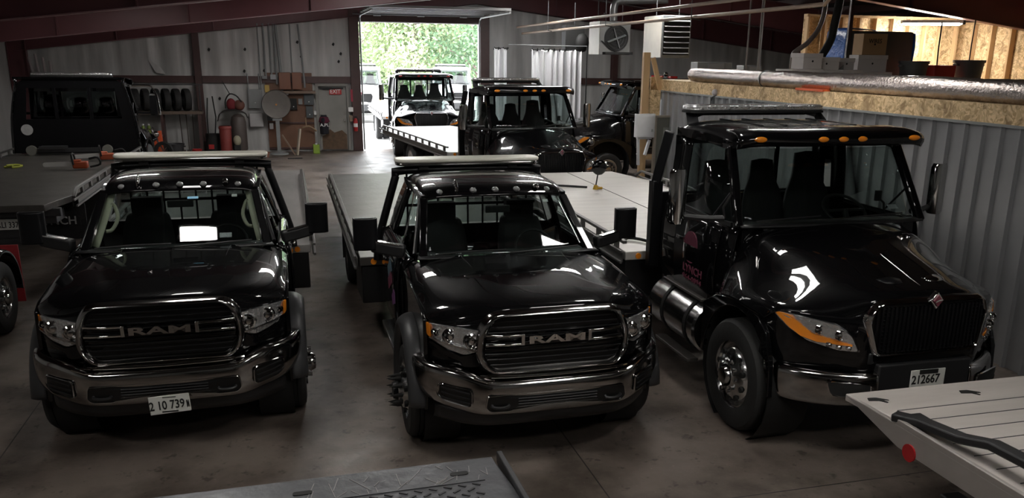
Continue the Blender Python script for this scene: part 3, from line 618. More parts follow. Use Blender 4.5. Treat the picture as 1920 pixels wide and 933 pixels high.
    q = M().surf([[(-.92, 1.5, 1.70), (0, 1.42, 1.72), (.92, 1.5, 1.70)], [(-.92, 1.75, 1.72), (0, 1.75, 1.72), (.92, 1.75, 1.72)], [(-.92, 1.95, 1.6), (0, 1.95, 1.58), (.92, 1.95, 1.6)], [(-.92, 1.98, 1.2), (0, 1.98, 1.2), (.92, 1.98, 1.2)]], 4, 4); q.build('dashboard', DASH, T, solid=.02)
    for sx, w in ((-.55, .24), (-.03, .22), (.50, .26)):
        tp = 2.17 if sx > .4 else 2.10
        q = M().surf([[(sx-w, 2.58, 1.2), (sx, 2.55, 1.2), (sx+w, 2.58, 1.2)], [(sx-w, 2.66, 1.75), (sx, 2.62, 1.75), (sx+w, 2.66, 1.75)], [(sx-w*.62, 2.72, 2.0), (sx, 2.69, 2.0), (sx+w*.62, 2.72, 2.0)], [(sx-w*.5, 2.74, tp+.08), (sx, 2.72, tp+.1), (sx+w*.5, 2.74, tp+.08)]], 3, 3)
        q.box((sx, 2.38, 1.2), (w*1.9, .45, .14)); q.build('seat', seats, T, solid=.07)
    q = M(); c = Vector((.52, 2.0, 1.76)); mm = Matrix.Translation(c) @ Matrix.Rotation(R(35), 4, 'X')
    q.tube([mm @ Vector((.22*math.cos(R(a)), .22*math.sin(R(a)), 0)) for a in range(0, 360, 18)], .015, 8, closed=True); q.bar([mm @ Vector((-.21, 0, 0)), mm @ Vector((.21, 0, 0))], .05, .02); q.cyl(c, (c.x, c.y-.15, c.z-.2), .03); q.build('steering_wheel', DASH, T)
    if detail:
        q = M(); q.box((.74, 1.57, 1.86), (.10, .004, .06), rot=(R(-60), 0, 0)); q.build('number_sticker', mat('card', (.5, .5, .52), .6, var=.6, scale=60), G2)
        q = M(); q.tube([(.80, 1.75, 1.74), (.80, 1.78, 1.86), (.76, 1.8, 1.90)], .012, 6); q.box((.74, 1.8, 1.93), (.06, .03, .10)); q.build('phone_holder', BLK, T)
    # light bar
    if bar:
        q = M()
        for sx in (-.62, .62): q.bar([(sx*1.25, 2.85, 2.50), (sx*1.2, 2.98, 2.63), (sx, 3.05, 2.66)], .12, .05)
        q.bar([(-.62, 3.05, 2.64), (.62, 3.05, 2.64)], .05, .03); L = q.build('light_bar_mount', PAINT2, T)
        pl = rounded([(-bw, 2.90), (bw, 2.90), (bw, 3.18), (-bw, 3.18)], .10, 5)
        M().prism(pl, 'z', 2.655, 2.675).build('light_bar_base', BLK, L)
        if open_bar:
            q = M(); q.cyl((-.3, 2.9, 2.78), (.3, 2.9, 2.78), .02); q.ball((-.32, 2.9, 2.78), .06); q.ball((.32, 2.9, 2.78), .06); q.build('chrome_horn', CHROME, L)
            for k in range(5): q = M(); q.box((-.55+k*.27, 3.0, 2.71), (.2, .2, .06)); q.build('lamp_segment', REDL if k % 2 == 0 else BARLENS, L, bev=.01)
        else:
            M().prism([(a*.99, 3.04+(b-3.04)*.95) for a, b in pl], 'z', 2.677, 2.728).build('light_bar_lens', LENSM, L, bev=.012)
            M().prism([(a*.97, 3.04+(b-3.04)*.8) for a, b in pl], 'z', 2.729, 2.736).build('light_bar_cover', ALLOY, L, bev=.003)
    Rw, rim = (.41, .255) if small else (.50, .295)
    for sx in (-1, 1): wheel(T, sx*1.12, 1.055, Rw, .28, rim, sx, chrome=ALLOY, deep=.02 if not small else .03, bulge=.05, holes=10, name='front_wheel')
    q = M(); q.box((0, 1.05, Rw), (1.8, .14, .14)); q.box((0, 1.1, .9), (.9, 1.3, .6)); q.build('front_axle', BLK, T)
    if rear_panel:
        q = M(); q.prism([(-1.24, 1.05), (-1.20, 1.75), (-.95, 1.77), (.95, 1.77), (1.20, 1.75), (1.24, 1.05)], 'y', 3.28, 3.32)
        q.prism([(-1.20, 1.75), (-1.02, 2.52), (-.9, 2.6), (.9, 2.6), (1.02, 2.52), (1.20, 1.75), (.95, 1.75), (.86, 2.42), (-.86, 2.42), (-.95, 1.75)], 'y', 3.28, 3.32)
        for xx in (-.34, .34): q.box((xx, 3.3, 2.1), (.06, .04, .7))
        rp = q.build('cab_guard', PAINT2, T)
        q = M(); q.tube([(-1.26, 3.34, 1.05), (-1.20, 3.34, 1.8), (-1.03, 3.34, 2.52), (-.92, 3.34, 2.62), (.92, 3.34, 2.62), (1.03, 3.34, 2.52), (1.20, 3.34, 1.8), (1.26, 3.34, 1.05)], .03, 8, smooth=3); q.build('guard_tube', PAINT, rp)
        q = M(); q.cyl((.95, 3.325, 1.55), (.95, 3.335, 1.55), .115, n=28); q.build('round_decal', mat('decal_grey', (.42, .42, .42), .6, var=.25, scale=14), rp)
    elif deck:
        q = M(); q.box((-1.0, 3.22, 1.45), (.12, .12, .95)); q.box((1.0, 3.22, 1.45), (.12, .12, .95)); q.bar([(-1.0, 3.22, 1.9), (-.9, 3.16, 2.45)], .12, .10); q.bar([(1.0, 3.22, 1.9), (.9, 3.16, 2.45)], .12, .10); q.box((0, 3.22, 1.4), (2.0, .05, .8)); q.build('headache_rack', PAINT2, T, bev=.01)
    if deck: flatbed(T, deckz, 1.25, 3.40, deckend, deckmat, taper=.25, axle=6.9, R0=.50 if not small else .41, rim=.29 if not small else .25, seam=seam)
    return T
# ================================================================ the building
def SB(o): o.location = (O0[0], O0[1], 0); o.rotation_euler = (0, 0, YAW); return o
def struct(name, m, mt, **k): o = m.build(name, mt, **k); o['kind'] = 'structure'; return SB(o)
STEELR = mat('red_oxide_steel', (.125, .042, .048), .45, var=.2, scale=2)
GIRT = mat('brown_girt', (.06, .028, .026), .5, var=.25)
INS = mat('vinyl_insulation', (.42, .42, .41), .42, var=.35, scale=1.6, stretch=(3, 1, .35), bump=.5, bscale=2.2)
CEILM = mat('dark_ceiling', (.06, .045, .045), .6, var=.3)
RIBM = mat('grey_metal_panel', (.33, .335, .345), .3, .45, var=.1, scale=3)
WOOD = mat('pine', (.50, .33, .17), .6, var=.2, scale=4, stretch=(6, 6, .5))
PLY = mat('brown_plywood', (.14, .065, .035), .55, var=.3, scale=3)
GREYM = mat('grey_enamel', (.21, .22, .22), .45, var=.15)
# floor with its own procedural concrete
def concrete():
    m = bpy.data.materials.new('shop_concrete'); m.use_nodes = True; nt = m.node_tree; L = nt.links; b = nt.nodes['Principled BSDF']
    N = nt.nodes.new; tc = N('ShaderNodeTexCoord')
    def noise(sc, det=6, st=None, rough=.6):
        mp = N('ShaderNodeMapping'); L.new(tc.outputs['Object'], mp.inputs[0])
        if st: mp.inputs['Scale'].default_value = st
        n = N('ShaderNodeTexNoise'); n.inputs['Scale'].default_value = sc; n.inputs['Detail'].default_value = det; n.inputs['Roughness'].default_value = rough; L.new(mp.outputs[0], n.inputs['Vector']); return n.outputs['Fac']
    def ramp(src, stops):
        r = N('ShaderNodeValToRGB'); L.new(src, r.inputs[0]); e = r.color_ramp.elements
        e[0].position, e[0].color = stops[0]; e[1].position, e[1].color = stops[1]
        for p, c in stops[2:]: q = e.new(p); q.color = c
        return r.outputs[0]
    def mix(a, b_, f, t='MULTIPLY'):
        x = N('ShaderNodeMix'); x.data_type = 'RGBA'; x.blend_type = t
        if isinstance(f, float): x.inputs[0].default_value = f
        else: L.new(f, x.inputs[0])
        L.new(a, x.inputs[6]); L.new(b_, x.inputs[7]); return x.outputs[2]
    base = ramp(noise(.5), [(.3, (.12, .095, .08, 1)), (.7, (.235, .195, .168, 1))])
    st = ramp(noise(1.1, 8), [(.38, (.30, .28, .26, 1)), (.56, (1, 1, 1, 1))])
    sp = ramp(noise(5, 3, rough=.8), [(.33, (.22, .20, .19, 1)), (.41, (1, 1, 1, 1))])
    c = mix(mix(base, st, .8), sp, .7)
    fl = ramp(noise(38, 2), [(.70, (0, 0, 0, 1)), (.76, (.12, .10, .09, 1))])
    c = mix(c, fl, 1.0, 'ADD')
    # saw-cut joints
    sx = N('ShaderNodeSeparateXYZ'); L.new(tc.outputs['Object'], sx.inputs[0])
    def line(out, ofs, per):
        a = N('ShaderNodeMath'); a.operation = 'ADD'; a.inputs[1].default_value = ofs; L.new(out, a.inputs[0])
        w = N('ShaderNodeMath'); w.operation = 'PINGPONG'; w.inputs[1].default_value = per/2; L.new(a.outputs[0], w.inputs[0])
        l = N('ShaderNodeMath'); l.operation = 'LESS_THAN'; l.inputs[1].default_value = .006; L.new(w.outputs[0], l.inputs[0]); return l.outputs[0]
    dark = N('ShaderNodeRGB'); dark.outputs[0].default_value = (.02, .018, .016, 1)
    for out, o, p in ((sx.outputs[0], .2, 4.6), (sx.outputs[1], 6.7, 6.1)):
        x = N('ShaderNodeMix'); x.data_type = 'RGBA'; L.new(line(out, o, p), x.inputs[0]); L.new(c, x.inputs[6]); L.new(dark.outputs[0], x.inputs[7]); c = x.outputs[2]
    L.new(c, b.inputs['Base Color'])
    rr = ramp(noise(1.7, 5), [(.3, (.32, .32, .32, 1)), (.7, (.6, .6, .6, 1))]); L.new(rr, b.inputs['Roughness'])
    bp = N('ShaderNodeBump'); bp.inputs['Strength'].default_value = .12; bp.inputs['Distance'].default_value = .01; L.new(noise(22, 5), bp.inputs['Height']); L.new(bp.outputs[0], b.inputs['Normal'])
    return m
def osb():
    m = bpy.data.materials.new('strand_board'); m.use_nodes = True; nt = m.node_tree; L = nt.links; b = nt.nodes['Principled BSDF']; N = nt.nodes.new
    tc = N('ShaderNodeTexCoord'); nz = N('ShaderNodeTexNoise'); nz.inputs['Scale'].default_value = 5; L.new(tc.outputs['Object'], nz.inputs['Vector'])
    mx = N('ShaderNodeMix'); mx.data_type = 'VECTOR'; mx.inputs[0].default_value = .25; L.new(tc.outputs['Object'], mx.inputs[4]); L.new(nz.outputs['Color'], mx.inputs[5])
    v = N('ShaderNodeTexVoronoi'); v.inputs['Scale'].default_value = 42; L.new(mx.outputs[1], v.inputs['Vector'])
    n2 = N('ShaderNodeTexNoise'); n2.inputs['Scale'].default_value = 9; n2.inputs['Detail'].default_value = 6; L.new(mx.outputs[1], n2.inputs['Vector'])
    sp = N('ShaderNodeSeparateColor'); L.new(v.outputs['Color'], sp.inputs[0])
    r = N('ShaderNodeValToRGB'); e = r.color_ramp.elements; e[0].position = 0; e[0].color = (.42, .28, .13, 1); e[1].position = 1; e[1].color = (.78, .58, .34, 1); L.new(sp.outputs[0], r.inputs[0])
    r2 = N('ShaderNodeValToRGB'); e = r2.color_ramp.elements; e[0].position = .35; e[0].color = (.45, .4, .35, 1); e[1].position = .5; e[1].color = (1, 1, 1, 1); L.new(n2.outputs['Fac'], r2.inputs[0])
    x = N('ShaderNodeMix'); x.data_type = 'RGBA'; x.blend_type = 'MULTIPLY'; x.inputs[0].default_value = .8; L.new(r.outputs[0], x.inputs[6]); L.new(r2.outputs[0], x.inputs[7]); L.new(x.outputs[2], b.inputs['Base Color'])
    b.inputs['Roughness'].default_value = .7
    return m
OSB = osb(); FLOORM = concrete()
SL, SR, DN = -10.5, 18.4, 36.0
struct('floor', M().box(((SL+SR)/2, -DN/2+.1, -.1), (SR-SL+.4, DN+.2, .2)), FLOORM)
w = M()
def wallgrid(m, s0, s1, z0, z1, y=0.0):
    n = max(2, int((s1-s0)/.10)); k = max(2, int((z1-z0)/.35)); rnd = random.Random(int(s0*10)+7)
    colo = [rnd.uniform(-.012, .012) for _ in range(n+1)]; vs = []; fs = []
    for j in range(k+1):
        for i in range(n+1):
            s = s0+(s1-s0)*i/n; z = z0+(z1-z0)*j/k
            pinch = .055*abs(math.sin(math.pi*(s+.3)/1.2))**.6; wr = colo[i]*1.6 + .016*math.sin(s*9+z*1.3) + rnd.uniform(-.010, .010)
            edge = 0 if i in (0, n) else 1
            vs.append((s, -(pinch+wr)*edge+y-.02, z))
    for j in range(k):
        for i in range(n): a = j*(n+1)+i; fs.append((a, a+1, a+n+2, a+n+1))
    m.add(vs, fs)
HOLES = [(-4.75, 3.28), (-3.72, 2.62), (-3.1, 2.64), (-3.65, 3.3), (-1.9, 3.1), (-.62, 3.2), (-.85, 3.5), (-.7, 2.95), (-4.55, 1.75), (-2.0, 3.55)]
DW, DH = 4.10, 4.22
for a, b, c, d in ((SL, 0, 0, 6.2), (DW, SR, 0, 6.2), (0, DW, DH, 6.2)):
    w.box(((a+b)/2, .10, (c+d)/2), (b-a, .12, d-c)); wallgrid(w, a, b, c, d)
w.add([(-6.62, -.09, 2.98), (-6.38, -.22, 2.55), (-6.1, -.16, 2.50), (-6.25, -.09, 2.72)], [(0, 1, 2, 3)])
struct('wall_back', w, INS, ang=60)
struct('wall_left', M().box((SL-.1, -DN/2, 3.1), (.2, DN+.4, 6.4)), INS)
struct('wall_east', M().box((SR+.1, -DN/2, 3.1), (.2, DN+.4, 6.4)), INS)
struct('wall_front', M().box(((SL+SR)/2, -DN-.1, 3.1), (SR-SL+.4, .2, 6.4)), INS)
zb = lambda s: 4.87-.12*abs(s-4)
w = M()
w.prism([(SL-.2, zb(SL)+.95), (4, zb(4)+.95), (SR+.2, zb(SR)+.95), (SR+.2, zb(SR)+1.1), (4, zb(4)+1.15), (SL-.2, zb(SL)+1.1)], 'y', -DN-.2, .2)
struct('ceiling', w, CEILM)
w = M()
k = SL+.6
while k < SR: w.box((k, -DN/2, zb(k)+.84), (.07, DN-.2, .2)); k += 1.45
struct('trim_1', w, GIRT)
def frame(n, d):
    w = M()
    for a, b in ((SL+.25, 4), (4, SR-.25)):
        for k in range(8):
            s0 = a+(b-a)*k/8; s1 = a+(b-a)*(k+1)/8; za, zc = zb(s0), zb(s1)
            w.prism([(s0, za), (s1, zc), (s1, zc+.74), (s0, za+.74)], 'y', -d-.008, -d+.008)
        w.prism([(a, zb(a)), (b, zb(b)), (b, zb(b)+.02), (a, zb(a)+.02)], 'y', -d-.11, -d+.11)
        w.prism([(a, zb(a)+.72), (b, zb(b)+.72), (b, zb(b)+.74), (a, zb(a)+.74)], 'y', -d-.11, -d+.11)
        for k in range(1, 5): q = a+(b-a)*k/5; w.box((q, -d-.05, zb(q)+.37), (.02, .09, .70))
    for a in (SL+.28, SR-.28): w.box((a, -d, 1.75), (.5, .02, 3.5)); w.box((a-.25, -d, 1.75), (.02, .2, 3.5)); w.box((a+.25, -d, 1.75), (.02, .2, 3.5))
    struct('trim_%d' % n, w, STEELR)
frame(2, .22); frame(3, 7.5); frame(4, 15.0); frame(5, 22.5)
w = M()
for a, b in ((SL+.1, -5.24), (-5.02, -.32), (4.42, 8.95), (9.2, SR-.2)): w.box(((a+b)/2, -.12, 2.36), (b-a, .16, .20)); w.box(((a+b)/2, -.20, 2.27), (b-a, .02, .05))
struct('trim_6', w, GIRT)
w = M()
for s in (-5.13, 9.07):
    h = zb(s); w.box((s, -.20, h/2), (.02, .24, h)); w.box((s, -.32, h/2), (.2, .02, h)); w.box((s, -.09, h/2), (.2, .02, h))
for s in (-.17, DW+.17): w.box((s, -.12, 2.3), (.32, .26, 4.6))
w.box((DW/2, -.12, 4.36), (DW+.6, .24, .26))
struct('trim_7', w, GIRT, bev=.006)
w = M()
for k, (s, z) in enumerate(HOLES): w.prism(rounded([(s-.05, z-.02), (s+.01, z-.07), (s+.05, z+.01), (s, z+.06)], .02, 2), 'y', -.125, -.10)
struct('trim_13', w, BLK)
# rolled-up overhead door
D1 = M(); D1.box((DW/2, -2.7, 4.52), (DW, 3.8, .05))
for k in range(6): D1.box((DW/2, -.85-k*.75, 4.485), (DW, .05, .03))
D1 = D1.build('door_1', mat('grey_door_panel', (.18, .18, .18), .5)); SB(D1)['kind'] = 'structure'
q = M()
for s in (.03, DW-.03): q.tube([(s, -.28, .05), (s, -.28, 4.15), (s, -.40, 4.36), (s, -.6, 4.42), (s, -4.6, 4.42)], .03, 8)
q.cyl((-.2, -.35, 4.46), (DW+.2, -.35, 4.46), .02, n=10)
for s in (.6, DW/2, DW-.6): q.cyl((s-.12, -.35, 4.46), (s+.12, -.35, 4.46), .05, n=12)
q.build('door_track', GREYM, D1)
# personnel door
RUST = mat('door_paint_rusty', (.22, .215, .20), .55, var=.35, scale=1.5, bump=.1)
D2 = M().box((-.965, -.15, 1.08), (.90, .05, 2.06)).build('door_2', RUST); SB(D2)['kind'] = 'structure'
q = M(); q.box((-1.47, -.15, 1.12), (.09, .14, 2.2)); q.box((-.46, -.15, 1.12), (.09, .14, 2.2)); q.box((-.965, -.15, 2.19), (1.1, .14, .09)); q.build('door_frame', mat('door_frame_grey', (.20, .195, .18), .5), D2, bev=.005)
q = M(); q.cyl((-.60, -.175, 1.03), (-.60, -.23, 1.03), .035, n=14); q.cyl((-.60, -.175, 1.22), (-.60, -.2, 1.22), .03, n=12); q.build('door_knob', ALLOY, D2)
q = M(); q.box((-1.0, -.21, 2.08), (.8, .05, .05)); q.box((-1.1, -.25, 2.05), (.35, .02, .02)); q.build('door_closer', BLK, D2)
q = M(); q.prism([(-1.36, .06), (-.54, .06), (-.54, .55), (-.7, .7), (-.95, .62), (-1.1, .74), (-1.25, .55), (-1.36, .5)], 'y', -.181, -.176); q.build('rust_patch', mat('rust', (.10, .06, .035), .8, var=.7, scale=9), D2)

def at(name, label, cat, s, d, z=0, rz=0, group=None): x, y = W2(s, d); return thing(name, label, cat, x, y, z, YAW+rz, group)
def one(name, m, mt, label, cat, s, d, z=0, rz=0, group=None, **k):
    o = m.build(name, mt, **k); x, y = W2(s, d); o.location = (x, y, z); o.rotation_euler = (0, 0, YAW+rz); return tag(o, label, cat, group)
# ---------------------------------------------------------------- grey ribbed partition with loft above
PS = 5.0
w = M(); sec = []
k = 13.55
while k < 31: sec += [(0, k), (0, k+.185), (-.038, k+.197), (-.038, k+.222), (0, k+.24)]; sec += [(-.0, k+.24)]; k += .26
sec = [(PS+a, -b) for a, b in sec]
w.add([(a, b, z) for z in (0, 2.556) for a, b in sec], [(i, i+1, len(sec)+i+1, len(sec)+i) for i in range(len(sec)-1)])
struct('wall_right', w, RIBM, solid=.004, smooth=False)
w = M(); w.box((PS+.08, -22.3, 1.27), (.08, 17.4, 2.5)); w.box(((PS+SR)/2, -13.5, 1.35), (SR-PS, .1, 2.7)); struct('wall_partition', w, WOOD)
w = M(); w.box((PS-.02, -22.2, 2.665), (.05, 17.6, .215)); w.box((PS-.10, -13.58, 2.60), (.25, .06, .45))
struct('trim_8', w, OSB)
w = M(); w.box((PS-.03, -22.2, 2.552), (.06, 17.4, .03)); struct('trim_9', w, GREYM)
w = M(); w.box(((PS+SR)/2, -22.2, 2.72), (SR-PS+.04, 17.7, .10)); struct('trim_10', w, OSB)
# wooden end post with brace
P = at('wooden_post', 'tall pine post with diagonal brace at the far end of the ribbed wall', 'post', 4.59, 13.75)
M().box((0, 0, 1.65), (.14, .09, 3.3)).build('post', WOOD, P); q = M(); q.bar([(.15, .02, 3.2), (.34, .02, 2.58)], .05, .09); q.build('brace', WOOD, P)
q = M(); q.box((.20, .03, 2.3), (.3, .05, .55)); q.build('board', OSB, P)
# loft stud walls
w = M(); w.box((10.6, -13.1, 3.45), (4.2, .03, 1.4)); struct('wall_loft_back', w, OSB)
w = M()
for k in range(10): w.box((8.52+k*.43, -13.2, 3.45), (.045, .12, 1.4))
w.box((10.6, -13.2, 4.12), (4.25, .12, .05)); w.box((10.6, -13.2, 2.8), (4.25, .12, .05)); struct('trim_11', w, WOOD)
w = M(); w.box((12.72, -17, 3.4), (.03, 8, 1.3)); struct('wall_loft_side', w, OSB)
w = M()
for k in range(14): w.box((12.63, -13.5-k*.55, 3.4), (.12, .05, 1.3))
w.box((12.63, -17, 4.03), (.12, 8, .05)); struct('trim_12', w, WOOD)
# things on the loft
LZ = 2.771
CARD = mat('white_card', (.50, .48, .48), .7, var=.08); BROWN = mat('brown_cardboard', (.36, .23, .12), .75, var=.1)
def carton(s, d, z, sz, label, m=CARD, rz=0, group='white storage boxes on the loft', lid=True, cat='box'):
    T = at('storage_box', label, cat, s, d, z, rz, group); a, b, c = sz
    M().box((0, 0, c/2), (a, b, c)).build('box_body', m, T, bev=.004)
    if lid: q = M(); q.box((0, 0, c-.035), (a+.02, b+.02, .075)); q.build('lid', m, T, bev=.004)
    q = M(); q.cyl((-.0, -b/2-.004, c*.5), (0, -b/2+.01, c*.5), .018, n=10); q.build('hand_hole', BLK, T)
    return T
bx = [(5.95, 16.9, 0, .34, .42, .27, 'leftmost white box of the loft row, nearest the vertical rods', .1), (6.42, 16.6, 0, .40, .36, .27, 'lower white box on the loft, under the box with its lid askew', .0), (6.40, 16.6, .275, .38, .34, .26, 'upper white box on the loft, lid askew, left of the bent grey pipe', .06),
      (6.95, 16.3, 0, .55, .36, .25, 'lower white box on the loft behind the bent grey pipe', 0), (6.9, 16.3, .255, .5, .34, .22, 'upper white box on the loft behind the bent grey pipe', -.05), (7.50, 16.2, 0, .40, .36, .26, 'lower white box between black hose and metal pole on the loft', 0), (7.5, 16.0, .265, .34, .34, .2, 'small white box atop another by the metal pole on the loft', .1),
      (7.98, 15.9, 0, .38, .36, .22, 'bottom left white box under the brown carton', 0), (8.38, 15.9, 0, .38, .36, .22, 'bottom right white box, left of the first grey bin', 0), (8.16, 15.85, .225, .62, .38, .30, 'wide white box directly under the brown carton', 0)]
for s, d, z, a, b, c, lab, rz in bx: carton(s, d, LZ+z, (a, b, c), lab, rz=rz)
B = carton(8.27, 15.75, LZ+.53, (.52, .30, .38), 'brown cardboard carton with scribbled marker writing, on top of white boxes', BROWN, group=None, lid=False)
text('marker_writing', 'WIRES', BLK, B, facing(0, -.153, .25), .28, .08, .002)
T = at('tarp_covered_crate', 'large dark grey crate with a blue tarp over its left edge, on the loft', 'crate', 8.9, 14.9, LZ)
M().prism(rounded([(-.75, 0), (.75, 0), (.72, .98), (-.72, .98)], .05, 3), 'y', -.35, .35).build('crate_body', mat('slate_plastic', (.035, .04, .045), .5), T, bev=.02)
M().surf([[(-.86, -.40, .15), (-.82, -.37, .6), (-.76, -.37, .99), (-.4, -.37, 1.01), (-.1, -.38, .96)], [(-.86, -.1, .2), (-.8, -.1, .7), (-.76, -.1, 1.01), (-.4, -.1, 1.03), (-.05, -.1, 1.01)], [(-.86, .3, .2), (-.8, .3, .7), (-.76, .3, 1.01), (-.4, .3, 1.03), (-.05, .3, 1.01)]], 4, 4).build('blue_tarp', mat('blue_tarp_vinyl', (.01, .09, .38), .3, var=.4, bump=.5), T, solid=.006)
M().surf([[(.74, -.36, .2), (.78, -.36, .7), (.75, -.36, .95)], [(.80, .1, .2), (.80, .1, .7), (.76, .1, .96)]], 3, 3).build('tarp_corner', MATS['blue_tarp_vinyl'], T, solid=.006)
def bin_(s, d, r, h, m, lab, grp=None, z=LZ, nm='waste_bin'):
    T = at(nm, lab, 'bin', s, d, z, 0, grp)
    M().lathe([(0, 0), (r*.82, 0), (r*.84, .02), (r, h-.05), (r+.02, h-.05), (r+.025, h), (r-.01, h), (r*.8, .04), (0, .04)], (0, 0, 0), (0, 0, 1), 32).build('bin_body', m, T)
    for sx in (-1, 1): q = M(); q.box((sx*(r+.02), 0, h-.09), (.06, .12, .04)); q.build('handle', m, T, bev=.008)
    return T
BING = mat('grey_bin_plastic', (.06, .065, .07), .5)
bin_(8.86, 16.3, .25, .43, BING, 'grey round bin on the loft in front of the dark crate')
bin_(10.36, 16.0, .27, .46, BING, 'grey round bin on the loft, right of the red bucket')
T = at('mop_bucket', 'red square bucket with a mop handle standing in it, on the loft', 'bucket', 9.68, 16, LZ)
M().prism([(-.22, 0), (.22, 0), (.25, .36), (-.25, .36)], 'y', -.18, .18).build('bucket_body', mat('red_plastic', (.38, .02, .02), .4), T, bev=.02)
one('mop', M().tube([(0, 0, .1), (-.01, .02, .7), (.02, .05, 1.15)], .014, 8), BLK, 'dark mop handle rising from the red bucket on the loft', 'mop', 9.68, 15.95, LZ)
one('mop', M().tube([(0, 0, .1), (.01, .02, .7), (.05, .05, 1.2)], .012, 8), BLK, 'dark mop handle rising from the grey bin right of the red bucket', 'mop', 10.36, 16, LZ)
T = at('shop_light', 'lit fluorescent strip light hanging over the loft from the red rafter', 'light', 10.95, 14.1, 3.98, -.5)
M().box((0, 0, .03), (1.2, .22, .06)).build('housing', WHITE, T, bev=.01)
for y in (-.05, .05): q = M(); q.cyl((-.56, y, -.02), (.56, y, -.02), .02, n=10); q.build('tube', mat('lit_tube', (1, .97, .9), emit=320.), T)
q = M(); q.box((.62, 0, .02), (.06, .2, .09)); q.build('end_cap', BLK, T)
for s in (-.5, .5): q = M(); q.tube([(s, 0, .06), (s, 0, .45)], .004, 6); q.build('hanging_wire', BLK, T)
# pipes that come down to the loft
one('flexible_hose', M().tube([(7.35-7.3, 0, 4.9), (.05, 0, 4.3), (-.02, 0, 3.75), (-.08, 0, 3.5), (-.32, -.05, 3.15), (-.50, -.08, 2.85)], .075, 12, smooth=4), BLK, 'thick black flexible hose dropping from roof onto the loft', 'hose', 7.3, 16, 0)
one('vent_pipe', M().tube([(0, 0, 4.9), (-.01, 0, 4.1), (-.10, 0, 3.75), (-.30, 0, 3.5), (-.52, 0, 3.35), (-.58, 0, 3.25), (-.58, 0, 2.8)], .045, 12, smooth=4), mat('taupe_pipe', (.16, .13, .12), .5), 'bent taupe pipe curving down left of the thick black hose', 'pipe', 7.2, 15.8, 0)
T = at('strut_channel', 'straight galvanised channel right of the black hose, angled foot at its end', 'channel', 7.55, 16.1, 0)
M().box((0, 0, 3.95), (.07, .05, 1.6)).build('channel', ALLOY, T); q = M(); q.bar([(0, 0, 3.17), (-.33, -.1, 2.87)], .09, .09); q.build('foot', GREYM, T, bev=.01)
for k, (s, l) in enumerate(((6.35, 'left'), (6.62, 'right'))):
    one('threaded_rod', M().cyl((0, 0, 2.8), (0, 0, 5.2), .018 if k == 0 else .03, n=8), mat('rod_grey', (.20, .18, .17), .4, .4), f'{l} of the two thin vertical rods above the silver duct', 'rod', s, 14.6, 0)
for s, d, a, h, lab in ((5.75, 14.3, .75, .36, 'pale metal cabinet on loft, closest to the louvred heater'), (6.75, 14.0, .4, .3, 'dark grey metal box on the loft just left of the thin vertical rods')):
    T = at('metal_cabinet', lab, 'cabinet', s, d, LZ); M().box((0, 0, h/2), (a, .3, h)).build('cabinet_body', GREYM, T, bev=.01); q = M(); q.box((.02, -.16, h/2), (a*.46, .01, h*.9)); q.build('cabinet_door', RIBM, T, bev=.004)
# foil duct
def foil():
    m = mat('foil_duct', (.42, .37, .35), .25, .95, var=.12, scale=3, bump=.6, bscale=30); return m
T = at('foil_duct', 'long silver foil air duct lying along the loft edge', 'duct', 5.12, 14.8, 2.895)
dq = M().tube([(0, -.085*k, 0) for k in range(0, 181)], [.115+.018*min(1, k/33)+.004*math.sin(k*.35) for k in range(181)], 22)
rr = random.Random(4); dq.v = [(x*(1+(j:=rr.uniform(-.03, .03))), y, z*(1+j)) for x, y, z in dq.v]; dq.build('duct', foil(), T, ang=75)
for k in (2.7, 9.5): q = M(); q.lathe([(.136, -.02), (.139, -.02), (.139, .02), (.136, .02)], (0, -k, 0), (.25, 1, .3), 24); q.build('tape_band', GREYM, T)
one('orange_board', M().box((0, 0, .01), (.12, .7, .03)), mat('orange_paint', (.55, .09, .02), .5), 'flat orange piece tucked beneath the silver duct', 'board', PS-.01, 19.0, 2.772)
T = at('outlet_lamp', 'small round grey lamp with outlet box at top of the ribbed wall', 'lamp', PS-.06, 16.1, 2.52)
M().ball((0, 0, .10), .06, 14).build('globe', mat('grey_globe', (.35, .33, .34), .4), T); q = M(); q.box((0, .16, -.05), (.05, .07, .13)); q.build('outlet_box', GREYM, T, bev=.006)
q = M(); q.tube([(0, 0, .04), (.0, .09, .02), (.0, .16, -.1), (0, .16, -.28)], .008, 6); q.build('cord', BLK, T)
